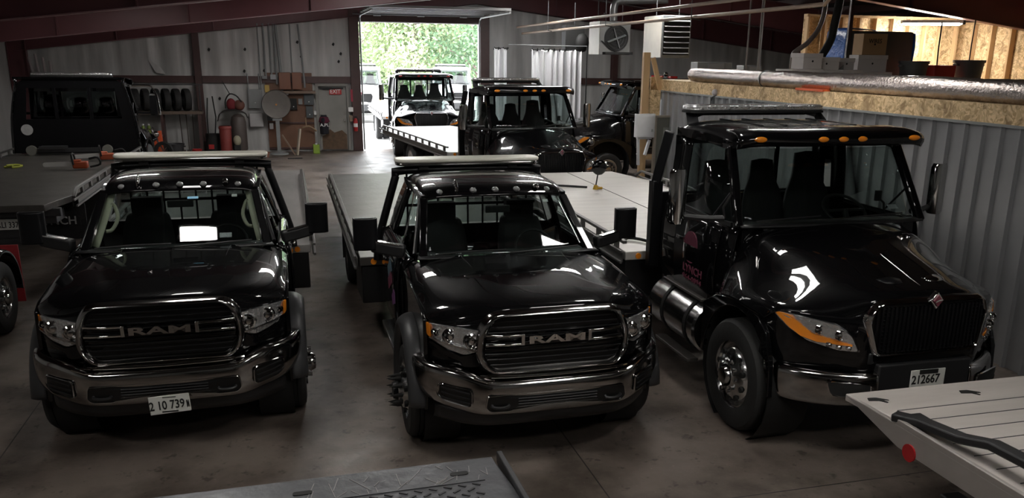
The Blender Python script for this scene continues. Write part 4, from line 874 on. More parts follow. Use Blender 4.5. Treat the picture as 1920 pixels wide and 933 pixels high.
# heaters
def heater(s, d, a, b, z0, h, lab, louvre):
    T = at('unit_heater', lab, 'heater', s+a/2, d-b/2, z0)
    M().box((0, 0, h/2), (a, b, h)).build('housing', GREYM if louvre else mat('heater_grey', (.17, .17, .165), .5), T, bev=.01)
    q = M(); q.box((-a/2-.008, 0, h/2), (.012, b*.98, h*.98)); q.build('side_panel', mat('cream_enamel', (.55, .52, .45), .5), T)
    if louvre:
        q = M(); q.box((0.0, -b/2-.005, h*.5), (a*.9, .012, h*.86)); lv = q.build('dark_opening', BLK, T)
        for k in range(7): q = M(); q.box((0, -b/2-.03, h*(.12+.125*k)), (a*.88, .07, .012), rot=(R(25), 0, 0)); q.build('louvre', GREYM, T)
    else:
        q = M(); q.cyl((.03, -b/2-.012, h*.5), (.03, -b/2+.0, h*.5), .33, n=32); fn = q.build('fan_opening', BLK, T)
        q = M()
        for r_ in (.12, .2, .28, .33): q.tube([(.03+r_*math.cos(R(a_)), -b/2-.03, h*.5+r_*math.sin(R(a_))) for a_ in range(0, 360, 15)], .006, 5, closed=True)
        q.build('fan_guard', STEEL, fn)
        for k in range(4):
            q = M(); a_ = R(90*k+20); q.bar([(.03, -b/2-.02, h*.5), (.03+.26*math.cos(a_), -b/2-.015, h*.5+.26*math.sin(a_))], .02, .13, up=(0, 1, .4)); q.build('fan_blade', GREYM, fn)
        q = M(); q.box((.05, -b/2-.1, .04), (a*.9, .2, .06)); q.tube([(-a/2+.05, -b/2-.02, .35), (-.2, -b/2-.06, .2), (0, -b/2-.05, .08)], .012, 6); q.build('gas_valve', BLK, T)
    for x in (-a*.4, a*.4): q = M(); q.cyl((x, 0, h), (x, 0, h+.9), .012, n=8); q.build('hanger_rod', STEEL, T)
heater(5.55, 8.3, .86, .8, 3.26, .84, 'grey unit heater with round fan, hanging left of the louvred heater', False)
heater(5.98, 11.3, .72, 1.05, 3.20, .94, 'louvred unit heater with tall cream side panel hanging from roof', True)
one('flue_pipe', M().tube([(0, 0, 0), (0, 0, .35), (.12, 0, .5), (.5, -.1, .52), (1.3, -.5, .54)], .10, 14, smooth=4), mat('flue_grey', (.15, .15, .15), .4, .5), 'fat grey flue pipe rising from the fan heater', 'pipe', 6.0, 8.1, 4.12)
PIPE = mat('tan_gas_pipe', (.34, .25, .19), .45, .2)
one('gas_pipe', M().tube([(0, .0, 0), (0.0, -6, .02), (0, -12, .04), (.0, -17.5, .06)], .035, 10), PIPE, 'upper of two long tan pipes running under the roof', 'pipe', 5.28, .8, 4.14)
one('gas_pipe', M().tube([(0, .0, 0), (0.0, -6, .02), (0, -12, .04), (.0, -17.6, .06), (.0, -17.7, .12), (0, -17.7, .6)], .035, 10), PIPE, 'lower of two long tan pipes running under the roof', 'pipe', 5.45, .8, 3.94)
for k, d in enumerate((4.4, 9.4, 14.2)):
    q = M(); q.tube([(0, 0, .8), (0, 0, 0), (.17, 0, 0)], .01, 6); q.tube([(-.05, 0, .24), (.0, 0, .18), (.0, 0, -.05), (.2, 0, -.08)], .012, 6)
    one('pipe_hanger', q, STEEL, ['farthest', 'middle', 'nearest'][k]+' steel hanger holding the two tan pipes', 'hanger', 5.3, d, 4.0)
# vinyl curtains
VIN = mat('white_vinyl', (.84, .85, .88), .3, var=.1, scale=3, coat=.2)
def curtain(s, d, w_, z0, z1, lab, n):
    T = at('vinyl_curtain', lab, 'curtain', s, d, 0)
    rows = []
    for z in (z0, z0+.5*(z1-z0), z1-.25, z1): rows.append([(w_*i/(n*2), -.07*math.sin(i*math.pi/1.0+.5*i)*(1.2 if z < z1-.1 else .7)-.05*math.cos(i*1.7), z+(0 if z < z1 else -.03*abs(math.sin(i)))) for i in range(n*2+1)])
    M().surf(rows, 4, 3).build('curtain_sheet', VIN, T, solid=.004, ang=80)
    for i in range(0, n*2+1, 2):
        q = M(); q.tube([(w_*i/(n*2), 0, z1-.06), (w_*i/(n*2)+.02, -.03, z1+.02), (w_*i/(n*2)+.04, 0, z1-.02), (w_*(i+2)/(n*2) if i < n*2 else w_, 0, z1-.01)], .018, 6, smooth=2); q.build('black_tie', BLK, T)
curtain(4.62, 5.0, 1.55, .1, 3.40, 'wide white vinyl curtain hanging behind the black tow truck', 9)
curtain(3.90, 3.2, .42, .1, 3.44, 'narrow white vinyl curtain next to the open overhead door', 3)
T = at('curtain_pole', 'thin black vertical pole at the right edge of the wide curtain', 'pole', 6.27, 5.25)
M().cyl((0, 0, 0), (0, 0, 3.5), .02, n=8).build('pole', BLK, T); q = M(); q.tube([(0, 0, 3.5), (-1.0, 0, 3.50), (-2.3, .4, 3.52)], .012, 6); q.build('track_wire', GREYM, T)
T = at('black_duct_box', 'dark hanging blower box above the wide white curtain', 'blower', 6.05, 4.7, 3.45)
M().box((-.05, 0, .3), (.6, .4, .7)).build('housing', BLK, T, bev=.01); q = M(); q.ball((.15, -.28, .15), (.22, .15, .28), 12); q.build('blower_fan', BLK, T); q = M(); q.cyl((0, 0, .6), (0, 0, 1.3), .02); q.build('hanger_rod', STEEL, T)
# dispenser station and door at the partition end
T = at('towel_dispenser', 'white plastic dispenser on a white bracket, fixed to the wooden post', 'dispenser', 4.50, 13.98, 1.10)
M().surf([[(-.19, .0, z), (-.18, -.14, z), (0, -.17-b, z), (.18, -.14, z), (.19, 0, z)] for z, b in ((.56, 0), (.62, .02), (.85, .02), (.98, .0), (1.02, -.06))], 3, 3).build('dispenser_cover', mat('white_abs', (.60, .60, .61), .3), T, solid=.02)
q = M(); q.bar([(-.13, -.05, .56), (-.10, -.05, .0)], .07, .04); q.bar([(.12, -.05, .5), (.03, -.05, .2)], .06, .05); q.box((.0, -.05, .54), (.3, .1, .04)); q.build('bracket', MATS['white_abs'], T)
text('dispenser_mark', 'RB', GREYM, T, facing(.09, -.19, .70), .09, .05, .003)
T = at('leaning_door', 'grey-green door leaf with a paper notice, standing open at the ribbed wall end', 'door leaf', 5.0, 14.1, 0)
M().box((0, 0, 1.03), (.62, .045, 2.04)).build('door_leaf', mat('olive_grey', (.10, .10, .085), .5), T)
q = M(); q.box((-.30, 0, 1.04), (.04, .09, 2.08)); q.box((.30, 0, 1.04), (.04, .09, 2.08)); q.box((0, 0, 2.07), (.64, .09, .04)); q.build('door_frame', mat('tan_frame', (.22, .19, .16), .5), T)
q = M(); q.box((.05, -.025, 1.35), (.36, .01, 1.0)); q.build('glass_panel', mat('dull_glass', (.16, .165, .15), .3), T)
q = M(); q.box((.0, -.033, 1.45), (.12, .004, .36)); q.build('paper_notice', mat('paper', (.6, .6, .58), .7, var=.3, scale=40), T)
one('broom', M().tube([(0, 0, .02), (.12, .1, 1.15)], .014, 8), WOOD, 'wooden broom handle leaning by the white dispenser', 'broom', 4.35, 14.2, 0)
one('rubbish_bag', M().ball((0, 0, .3), (.28, .25, .3), 14).ball((.15, .1, .5), (.2, .2, .2), 10), mat('bag_black', (.01, .01, .01), .25, bump=.8, bscale=9), 'heap of black bags at the foot of the wooden post', 'bag', 4.15, 13.9, 0)
# ================================================================ clutter on the back wall
def simple(name, lab, cat, s0, s1, z0, z1, d, m, depth=.2, grp=None, bev=.01):
    T = at(name, lab, cat, (s0+s1)/2, d, z0, 0, grp); return T, (s1-s0), (z1-z0), depth
T = at('tool_board', 'brown plywood backboard between the grey panel box and the exit door', 'board', -2.35, .12, 0)
M().box((0, 0, 1.32), (1.5, .04, 2.5)).build('board', PLY, T)
for z in (.12, .95, 1.9): q = M(); q.box((0, -.05, z), (1.5, .06, .05)); q.build('batten', GIRT, T)
for s, lab, w_ in ((-2.47, 'left of the two reddish brown wall cupboards above the shelf', .36), (-2.09, 'right of the two reddish brown wall cupboards above the shelf', .30)):
    T = at('wall_cupboard', lab, 'cupboard', s, .34, 2.05); M().box((0, 0, .27), (w_, .3, .54)).build('cupboard_body', mat('chestnut_veneer', (.16, .055, .025), .4, var=.2, scale=5, stretch=(1, 1, .3)), T)
    q = M(); q.box((0, -.16, .27), (w_-.02, .02, .52)); dd = q.build('door', MATS['chestnut_veneer'], T, bev=.004); q = M(); q.cyl((w_*.35, -.17, .15), (w_*.35, -.19, .15), .01, n=8); q.build('knob', STEEL, dd)
one('wall_shelf', M().box((0, 0, 0), (1.08, .3, .08)), mat('worn_plank', (.16, .11, .08), .6, var=.3), 'long brown shelf plank under the wall cupboards', 'shelf', -2.06, .35, 1.96)
for s0, s1, z0, z1, lab, mt_, nm, dd in ((-3.66, -3.23, 1.44, 2.04, 'large grey electrical panel with two pipes on top', GREYM, 'electrical_panel', .22), (-1.90, -1.58, 1.54, 1.90, 'upper dark grey box beside the exit door', mat('slate_enamel', (.06, .07, .075), .5), 'breaker_box', .22), (-1.85, -1.62, 1.12, 1.50, 'lower dark grey box beside the exit door', MATS['slate_enamel'], 'breaker_box', .22),
        (-2.35, -2.13, 1.38, 1.75, 'black switch box right of the round drum fan', BLK, 'switch_box', .22), (-2.08, -1.95, 1.56, 1.74, 'small grey box touching the black switch box', GREYM, 'junction_box', .2), (-3.10, -2.85, 1.04, 1.35, 'grey box under the round drum fan', MATS['slate_enamel'], 'breaker_box', .35), (-3.05, -2.93, .76, .95, 'small white outlet on the board below the drum fan', WHITE, 'outlet_plate', .2),
        (-3.12, -2.97, 1.95, 2.18, 'small yellow notice on the board', mat('yellow_card', (.55, .38, .10), .6), 'notice', .18), (-2.5, -2.38, 1.87, 1.98, 'small white thermostat above the drum fan', WHITE, 'thermostat', .3), (-3.18, -3.02, 2.38, 2.47, 'small grey box high on the left of the cupboards', GREYM, 'junction_box', .3), (-2.92, -2.74, 2.36, 2.52, 'pale box with a dark cap next to the cupboards', RIBM, 'junction_box', .3),
        (-.47, -.31, 1.32, 1.47, 'white switch box on the post of the overhead door', WHITE, 'switch_box', .32), (-.45, -.34, 1.0, 1.2, 'tan box under the switch box on the door post', mat('tan_box', (.22, .17, .12), .6), 'switch_box', .32), (-1.60, -1.52, 1.22, 1.34, 'tiny white switch between grey boxes and exit door', WHITE, 'switch_box', .2)):
    T = at(nm, lab, 'wall box', (s0+s1)/2, dd, z0); a = s1-s0; h = z1-z0
    M().box((0, 0, h/2), (a, .12, h)).build('box_body', mt_, T, bev=.006)
    if a > .2: q = M(); q.box((0, -.065, h/2), (a*.86, .014, h*.88)); cv = q.build('cover', mt_, T, bev=.004); q = M(); q.cyl((.0, -.07, h*.3), (0, -.085, h*.3), .018, n=10); q.build('latch', WHITE, cv)
    if nm == 'electrical_panel':
        for cx_ in (-.19, .16): q = M(); q.cyl((cx_, 0, h), (cx_, 0, h+.5), .02, n=8); q.build('conduit', GREYM, T)
T = at('white_control_box', 'white rectangular box mounted below the large grey electrical panel', 'wall box', -3.45, .28, .85); M().box((0, 0, .22), (.42, .16, .44)).build('box_body', mat('dull_white', (.42, .42, .42), .5), T, bev=.008); q = M(); q.box((0, -.085, .22), (.38, .01, .40)); q.build('cover', MATS['dull_white'], T)
for k, (s, z0, bent, r_) in enumerate(((-3.22, 1.5, 0, .018), (-2.87, 2.5, 0, .03), (-2.72, 2.2, .0, .035), (-2.56, 2.0, .1, .04), (-2.22, 2.0, 0, .02), (-1.84, 2.1, .12, .03), (-3.05, 2.45, 0, .03))):
    one('wall_conduit', M().tube([(0, 0, z0), (-bent*.3, 0, z0+.8), (-bent, 0, 4.1)], r_, 8, smooth=2), GREYM, 'grey conduit pipe rising from the brown board to the rafter', 'conduit', s, .26, 0, group='conduits above the brown board')
T = at('drum_fan', 'large round drum fan on a grey pedestal by the brown board', 'fan', -2.78, 1.0)
M().lathe([(0, .0), (.36, .02), (.44, .03), (.455, -.02), (.455, -.25), (.43, -.26), (.43, -.03), (0, -.05)], (0, 0, 1.60), (0, -1, 0), 40).build('drum', mat('fan_grey', (.13, .12, .11), .45, .4, var=.25), T)
q = M(); q.cyl((0, -.04, 1.6), (0, -.07, 1.6), .03, n=12); q.build('badge', mat('orange_badge', (.5, .2, .05), .4), T)
q = M(); q.box((0, .1, .62), (.12, .12, 1.1)); q.box((0, .1, 1.12), (.3, .16, .08)); q.lathe([(0, 0), (.3, 0), (.28, .05), (.08, .1), (0, .1)], (0, .1, 0), (0, 0, 1), 24); q.build('pedestal', GREYM, T, bev=.01)
q = M(); q.bar([(0, 0, .02), (.13, .05, .85)], .11, .05); one('pine_plank', q, mat('pale_plank', (.42, .36, .28), .6), 'pale plank leaning against the brown board, right of the fan pedestal', 'plank', -2.22, 1.35, 0)
q = M(); q.bar([(0, 0, .02), (-.38, .1, .66)], .05, .04); one('wooden_stick', q, mat('brown_stick', (.2, .14, .1), .6), 'thin brown stick leaning away from the pale plank', 'stick', -2.28, 1.35, 0)
q = M(); q.tube([(-.25, 0, .82), (-.05, 0, .86), (.1, 0, .78), (.2, 0, .7)], .03, 8, smooth=3); q.tube([(-.12, 0, .84), (-.14, 0, 1.15)], .02, 8); one('pickaxe', q, mat('wood_tan', (.25, .17, .1), .6), 'pickaxe head hung on the brown board', 'pickaxe', -1.75, .5, 0)
T = at('green_jug', 'bright green plastic jug on the floor beside the exit door', 'jug', -1.6, .85); M().surf([[(-.09, -.07, z), (.09, -.07, z), (.09, .07, z), (-.09, .07, z), (-.09, -.07, z)] for z in (0, .1, .24, .3)], 3, 3).build('jug_body', mat('lime_plastic', (.22, .34, .04), .4), T, solid=.01); q = M(); q.cyl((0, 0, .28), (0, 0, .34), .035, n=12); q.build('cap', WHITE, T)
# exit sign, extinguisher, jacket, strip
T = at('exit_sign', 'small red and white exit sign at the top of the grey personnel door', 'sign', -.86, .22, 1.88); M().box((0, 0, .1), (.40, .03, .2)).build('sign_board', mat('sign_red', (.40, .02, .02), .5), T, bev=.004); text('sign_letters', 'EXIT', WHITE, T, facing(0, -.018, .1), .33, .13, .004)
one('red_notice_strip', M().box((0, 0, .2), (.07, .01, .4)), mat('strip_red', (.3, .015, .04), .5), 'narrow red vertical strip on the post right of the grey door', 'sign', -.33, .28, 1.65)
T = at('fire_extinguisher', 'red fire extinguisher hung on the door post', 'extinguisher', -.25, .38, .68); M().lathe([(0, 0), (.06, 0), (.07, .02), (.07, .34), (.05, .40), (.02, .43), (0, .43)], (0, 0, 0), (0, 0, 1), 20).build('cylinder', MATS['red_plastic'], T)
q = M(); q.box((0, 0, .47), (.10, .03, .05)); q.tube([(.03, 0, .46), (.09, 0, .4), (.09, -.02, .2)], .01, 6, smooth=2); q.build('valve', BLK, T); q = M(); q.lathe([(.071, .14), (.071, .26)], (0, 0, 0), (0, 0, 1), 20); q.build('paper_band', WHITE, T)
T = at('jacket', 'dark jacket with maroon shoulders and white lettering hanging on the grey door', 'jacket', -1.29, .36, .60)
M().surf([[(-.13+a, b, z) for a, b in ((0, .03), (.05, -.06), (.13, -.10), (.21, -.05), (.27, .03))] if z < .5 else [(-.08+a, b, z) for a, b in ((0, .03), (.04, -.04), (.08, -.06), (.12, -.04), (.16, .03))] for z in (0, .12, .3, .46, .62)], 4, 4).build('jacket_body', mat('navy_cloth', (.012, .012, .018), .9), T, solid=.02)
M().surf([[(-.17, .02, .40), (-.05, -.09, .36), (.08, -.09, .36), (.19, .02, .40)], [(-.12, .02, .55), (-.04, -.07, .56), (.06, -.07, .56), (.13, .02, .55)]], 4, 4).build('yoke', mat('maroon_cloth', (.09, .012, .03), .9), T, solid=.02); text('jacket_letters', 'A.PL', WHITE, T, facing(0.01, -.13, .30), .30, .10, .004)
# left of the fan: punch bag, tank, pack, jug
T = at('red_heavy_bag', 'tall red vinyl bag standing on the floor by the rounded grey tank', 'bag', -4.37, 1.42); M().lathe([(0, .02), (.15, .02), (.18, .08), (.175, .4), (.185, .8), (.17, .92), (.1, .96), (0, .96)], (0, 0, 0), (0, 0, 1), 24).build('bag_body', mat('red_vinyl', (.20, .035, .03), .5, var=.25, bump=.3), T)
q = M(); q.lathe([(.186, .86), (.2, .9), (.19, .95), (.17, .97)], (0, 0, 0), (0, 0, 1), 24); q.build('top_band', MATS['red_vinyl'], T)
T = at('round_top_tank', 'brownish grey tank with rounded top next to the red bag', 'tank', -3.98, 1.0); M().lathe([(0, .12), (.2, .12), (.24, .2), (.24, 1.05), (.2, 1.22), (.1, 1.3), (0, 1.32)], (0, 0, 0), (0, 0, 1), 28).build('tank_shell', mat('umber_enamel', (.075, .06, .055), .5), T)
for a in (45, 135, 225, 315): q = M(); q.cyl((.2*math.cos(R(a)), .2*math.sin(R(a)), 0), (.19*math.cos(R(a)), .19*math.sin(R(a)), .2), .02, n=8); q.build('foot', BLK, T)
T = at('backpack_harness', 'red and brown harness pack hung on a strap above the rounded tank', 'harness', -4.1, .6, 1.36)
M().ball((-.08, 0, .22), (.15, .12, .20), 14).build('red_pouch', mat('red_cloth', (.16, .015, .02), .8), T); M().ball((.17, 0, .20), (.17, .13, .17), 14).build('brown_pouch', mat('brown_leather', (.13, .05, .035), .6), T)
q = M(); q.tube([(-.25, -.05, .1), (-.24, -.08, .35), (-.1, -.1, .55), (.1, -.1, .5), (.25, -.08, .3)], .022, 8, smooth=4); q.tube([(-.1, 0, .55), (-.32, .3, .95)], .012, 6); q.build('strap', BLK, T)
one('grey_blanket', M().surf([[(-.5, .0, -.15), (-.42, -.12, .08), (-.2, -.2, .16), (.1, -.2, .17), (.35, -.1, .1), (.42, 0, -.05)], [(-.5, .2, -.15), (-.4, .2, .1), (-.2, .2, .2), (.1, .2, .2), (.35, .2, .1), (.42, .2, -.05)]], 4, 4), mat('dark_blanket', (.04, .035, .033), .9), 'dark blanket draped between red bag and rounded tank top', 'blanket', -4.12, .85, 1.22, solid=.02)
T = at('pale_jug', 'pale jug with a black cap on a small black stand before the tank', 'jug', -4.03, 1.5); M().ball((0, 0, .52), (.12, .12, .16), 16).build('jug_body', mat('ivory_plastic', (.30, .28, .2), .5), T); q = M(); q.box((0, 0, .29), (.2, .18, .18)); q.build('black_stand', BLK, T, bev=.01); q = M(); q.box((0, -.02, .09), (.24, .2, .18)); q.build('white_base_box', WHITE, T, bev=.01)
T = at('wet_vacuum', 'dark upright machine with red panel leaning beside the red bag', 'machine', -4.82, .95); M().surf([[(-.2+f, -.15, z), (0+f, -.2, z), (.2+f*.5, -.15, z), (.2, .1, z), (-.2, .1, z)] for z, f in ((0, 0), (.25, .02), (.55, .06), (.7, .12))], 3, 3).build('machine_body', BLK, T, solid=.02); q = M(); q.box((-.02, -.21, .3), (.16, .02, .14)); q.build('red_panel', MATS['sign_red'], T); q = M(); q.tube([(.1, 0, .6), (.16, .1, 1.2), (.1, .15, 1.85)], .02, 8); q.tube([(-.1, 0, .6), (-.1, .1, 1.2), (-.05, .15, 1.8)], .02, 8); q.build('handle', BLK, T)
one('clay_pan', M().prism([(0, 0), (.3, 0), (.34, .16), (.1, .2)], 'y', -.1, .1), mat('terracotta', (.2, .09, .06), .6), 'brick-coloured wedge block on the floor behind the left light bar', 'block', -3.4, 1.7, 0)
one('drain_lid', M().lathe([(0, .02), (.38, .02), (.42, 0), (0, 0)], (0, 0, 0), (0, 0, 1), 28), mat('tan_plate', (.14, .115, .1), .5), 'flat round lid on the floor in front of the drum fan', 'lid', -2.95, 2.4, 0)
one('floor_grate', M().box((0, 0, .006), (.45, .25, .012)), BLK, 'small dark floor grate before the leaning plank', 'grate', -2.3, 2.2, 0)
# shelf with tyres
T = at('tyre_shelf', 'low wooden shelf along the back wall holding a row of dark tyres', 'shelf', -6.15, .75); q = M(); q.box((0, 0, 1.35), (2.2, .5, .09)); q.build('plank', mat('shelf_brown', (.12, .085, .065), .6), T)
for x in (-1.05, -.1, 1.0): q = M(); q.box((x, 0, .65), (.08, .4, 1.3)); q.build('leg', GIRT, T)
q = M(); q.box((0, .1, 2.2), (2.3, .04, .04)); q.box((-1.05, .1, 1.8), (.04, .04, .85)); q.box((1.05, .1, 1.8), (.04, .04, .85)); q.build('rack_bar', STEEL, T)
for k in range(6):
    s = -7.0+k*.30; q = M(); q.lathe([(.19, -.09), (.27, -.11), (.33, -.09), (.345, -.05), (.345, .05), (.33, .09), (.27, .11), (.19, .09), (.17, .0), (.19, -.09)], (0, 0, .345), (1, .35, .0), 28)
    one('tyre', q, RUBBER, ['first', 'second', 'third', 'fourth', 'fifth', 'sixth'][k]+' black tyre from the left standing on the wooden shelf', 'tyre', s, .75, 1.396, group='tyres on the back wall shelf')
T = bin_(-5.88, 1.5, .26, .45, mat('dark_tote', (.03, .03, .032), .5), 'dark round tub on the floor below the tyre shelf', z=0, nm='storage_tub')
T = at('red_bucket', 'small red and white bucket on the floor by the dark tub', 'bucket', -5.24, 1.5); M().lathe([(0, 0), (.12, 0), (.14, .26), (.15, .27), (.12, .27), (0, .03)], (0, 0, 0), (0, 0, 1), 20).build('bucket_body', MATS['red_plastic'], T); q = M(); q.lathe([(.13, .05), (.141, .16)], (0, 0, 0), (0, 0, 1), 20); q.build('white_label', WHITE, T)
one('red_toolbox', M().box((0, 0, .12), (.28, .18, .18), rot=(0, R(20), 0)), MATS['sign_red'], 'tilted red box on the floor between tyre shelf and column', 'box', -5.3, 1.22, .0)
for k in range(4):
    q = M(); q.tube([(0, 0, .02), (.03*k-.05, .15, 1.5+.1*k)], .014, 6); q.box((0, 0, .08), (.13, .05, .14)); one('broom', q, mat('broom_brown', (.09, .07, .06), .7), ['leftmost', 'second', 'third', 'rightmost'][k]+' of the brooms leaning on the wall near the brown column', 'broom', -5.75+.17*k, .5, 0, group='brooms on the back wall')
T = at('orange_sheet', 'bright orange upright board behind the left truck light bar', 'board', -6.25, 2.0); M().prism([(-.13, 0), (.13, 0), (.09, .90), (-.15, .84)], 'y', -.03, .03).build('panel', mat('signal_orange', (.62, .09, .025), .5), T, bev=.01); q = M(); q.tube([(.12, 0, .2), (.2, 0, .2), (.2, 0, .35), (.12, 0, .4)], .01, 6); q.build('handle', BLK, T)
T = at('yellow_work_lamp', 'yellow work lamp on a stand beside the dark truck cab', 'lamp', -7.3, 1.3, 0); M().box((0, 0, 1.15), (.2, .14, .16)).build('lamp_head', mat('lamp_yellow', (.5, .3, .02), .4), T, bev=.02); q = M(); q.box((0, 0, .95), (.1, .1, .22)); q.build('lamp_base', MATS['lamp_yellow'], T); q = M(); q.box((0, 0, .44), (.06, .06, .86)); q.box((0, 0, .02), (.3, .3, .04)); q.build('stand', BLK, T)
for k, s in enumerate((-6.76, -6.6)):
    T = at('green_bottle', ['left', 'right'][k]+' of two green bottles on the low dark bench', 'bottle', s, 1.32, .70); M().lathe([(0, 0), (.05, 0), (.055, .2), (.05, .26), (.03, .30), (0, .30)], (0, 0, 0), (0, 0, 1), 16).build('bottle_body', mat('olive_green_plastic', (.13, .19, .03), .4), T); q = M(); q.cyl((0, 0, .29), (0, 0, .34), .03, n=12); q.build('cap', WHITE, T)
T = at('low_bench', 'low dark steel bench under the green bottles', 'bench', -6.7, 1.32, 0); M().box((0, 0, .67), (.9, .45, .06)).build('bench_top', STEEL, T); 
for x, y in ((-.4, -.18), (.4, -.18), (-.4, .18), (.4, .18)): q = M(); q.box((x, y, .32), (.04, .04, .64)); q.build('leg', STEEL, T)
one('white_tube', M().tube([(0, 0, 0), (.04, .1, 1.2), (-.2, .15, 3.0)], .035, 8), mat('pale_tube', (.34, .3, .3), .5), 'leftmost pale tube of the bundle leaning in the corner', 'tube', -9.65, .7, 0)
for k in range(3): one('white_tube', M().tube([(0, 0, 0), (.0, .1, 1.2), (-.18+.09*k, .2, 3.08-.1*k)], .04, 8), MATS['pale_tube'], ['second', 'third', 'rightmost'][k]+' pale tube of the bundle leaning in the corner', 'tube', -9.5+.1*k, .7, 0, group='pale tubes in the corner')
# motorcycle-like glossy helmet heap
T = at('motorcycle', 'glossy black motorcycle with chrome bits beside the orange board', 'motorcycle', -6.75, 2.35, 0, R(75))
M().surf([[(-.12, y, z) for y, z in ((-.5, .62), (-.2, .80), (.15, .82), (.5, .68))], [(0, y, z) for y, z in ((-.55, .70), (-.2, .92), (.15, .92), (.55, .75))], [(.12, y, z) for y, z in ((-.5, .62), (-.2, .80), (.15, .82), (.5, .68))]], 4, 4).build('tank_and_seat', PAINT, T, solid=.03)
for y in (-.7, .7): q = M(); q.lathe([(.2, -.05), (.28, -.06), (.31, 0), (.28, .06), (.2, .05), (.2, -.05)], (0, y, .31), (1, 0, 0), 28); wq = q.build('wheel', RUBBER, T); q = M(); [q.cyl((0, y, .31), (0, y+.2*math.cos(R(a)), .31+.2*math.sin(R(a))), .008, n=6) for a in range(0, 360, 30)]; q.build('spokes', CHROME, wq)
q = M(); q.tube([(0, -.7, .31), (0, -.45, .8), (0, -.4, .95)], .025, 8); q.tube([(-.3, -.3, 1.0), (-.1, -.42, .97), (.1, -.42, .97), (.3, -.3, 1.0)], .014, 8, smooth=3); q.ball((0, -.52, .82), (.1, .08, .1), 14); q.build('fork', CHROME, T)
q = M(); q.box((0, 0, .42), (.24, .5, .36)); q.tube([(.14, 0, .3), (.16, .4, .25), (.16, .85, .3)], .035, 8); q.build('engine', DCHROME, T, bev=.03)
# ================================================================ vehicles
L = mk_pickup_tow(-2.9023, 6.3233, .27511, 'black flatbed tow truck with chrome bumper and plate, leftmost of the front row', DECKM, plate='2 10 739', beige=True)
C = mk_pickup_tow(.1937, 6.2554, .27721, 'black flatbed tow truck with spiked wheel nuts, centre of the front row', DECKD, spikes=True, blue=False, deckz=1.02)
I = mk_big_tow(3.1465, 6.3573, .26264, 'big black tow truck with five amber roof lamps, right of the front row', DECKA, plate='212667', detail=1, seam=.1, deckend=10.0)
q = M(); q.cyl((-1.022, 2.22, 1.40), (-1.030, 2.22, 1.40), .16, n=32)
lg = q.build('door_logo', mat('logo_red', (.16, .03, .06), .5), I); lg.scale = (1, 1, 1)
ML = Matrix.Translation((-1.030, 2.15, 1.18)) @ Matrix.Rotation(R(-90), 4, 'Z') @ FACE
text('door_name', 'LYNCH', MATS['logo_red'], I, ML, .42, .08, .004); text('door_phone', '964-0894', MATS['logo_red'], I, Matrix.Translation((-1.030, 2.15, 1.09)) @ Matrix.Rotation(R(-90), 4, 'Z') @ FACE, .42, .05, .004)
for nm, zz, cc, w_ in (('door_flash', 1.22, 'logo_blue', .2), ('door_flash', 1.10, 'logo_red', .22)):
    q = M(); q.prism([(1.95, zz), (2.25, zz-.14), (2.3, zz-.04), (2.05, zz+.1)], 'x', -1.034, -1.028); q.build(nm, mat(cc, (.10, .16, .20), .5), C)
q = M(); q.prism([(1.75, .95), (1.95, .88), (2.0, .96), (1.85, 1.06), (1.78, 1.04)], 'x', -1.034, -1.028); q.build('door_script', mat('logo_purple', (.13, .04, .14), .5), C)
P2 = mk_big_tow(.556, 16.56, .39333, 'black tow truck with amber roof lamps standing in mid-shop before the white curtain', mat('bright_deck', (.66, .66, .67), .4, .2, var=.1, bump=.1), detail=2, bw=.78, deckend=10.6)
Q2 = mk_big_tow(-3.2285, 27.4936, .25994, 'black tow truck entering through the open overhead door', MATS['bright_deck'], detail=0, visor=REDL, deckend=10.0)
T3 = mk_big_tow(-10.82, 21.87, YAW+math.pi, 'dark tow truck seen from behind, parked facing the back wall', DECKD, detail=0, rear_panel=True, deckz=1.05, deckend=10.4)
for sx in (-1, 1):
    q = M(); q.tube([(sx*.98, 1.9, 2.42), (sx*1.30, 1.84, 2.42), (sx*1.42, 1.8, 2.36), (sx*1.50, 1.8, 2.1), (sx*1.52, 1.8, 1.75)], .022, 8, smooth=3); q.build('mirror_bracket', CHROME, T3)
T6 = mk_big_tow(.62, 22.75, YAW-R(90), 'black tow truck seen side-on behind the curtain, red light bar on its roof', DECKD, detail=0, small=True, bar='red', open_bar=True, deckend=7.6, deckz=1.0, cat='tow truck')
# things on the truck beds
def onbed(root, name, lab, cat, x, y, z, rz=0):
    v = Matrix.Rotation(root.rotation_euler.z, 4, 'Z') @ Vector((x, y, 0)); return thing(name, lab, cat, root.location.x+v.x, root.location.y+v.y, z, root.rotation_euler.z+rz)
def chainsaw(x, y, rz, lab):
    T = onbed(T3, 'chainsaw', lab, 'chainsaw', x, y, 1.05, rz)
    q = M(); q.box((0, 0, .09), (.26, .15, .13)); q.box((.05, 0, .165), (.14, .11, .05)); q.build('motor_housing', mat('dull_orange', (.40, .07, .02), .5), T, bev=.03)
    q = M(); q.prism(rounded([(.14, .07), (.62, .06), (.64, .10), (.62, .14), (.14, .15)], .03, 3), 'y', -.012, .012); q.build('guide_bar', mat('bar_grey', (.6, .6, .58), .5), T)
    q = M(); q.tube([(.1, -.1, .1), (.12, -.08, .28), (.12, .08, .28), (.1, .1, .1)], .018, 8, smooth=3); q.tube([(-.15, 0, .2), (-.3, 0, .22), (-.34, 0, .1), (-.16, 0, .05)], .02, 8, smooth=3); q.build('handle', BLK, T); return T
chainsaw(-.66, 6.35, R(0), 'orange chainsaw with pale guide bar lying on the dark flatbed'); chainsaw(-.86, 4.95, R(10), 'orange chainsaw at the far right edge of the dark flatbed')
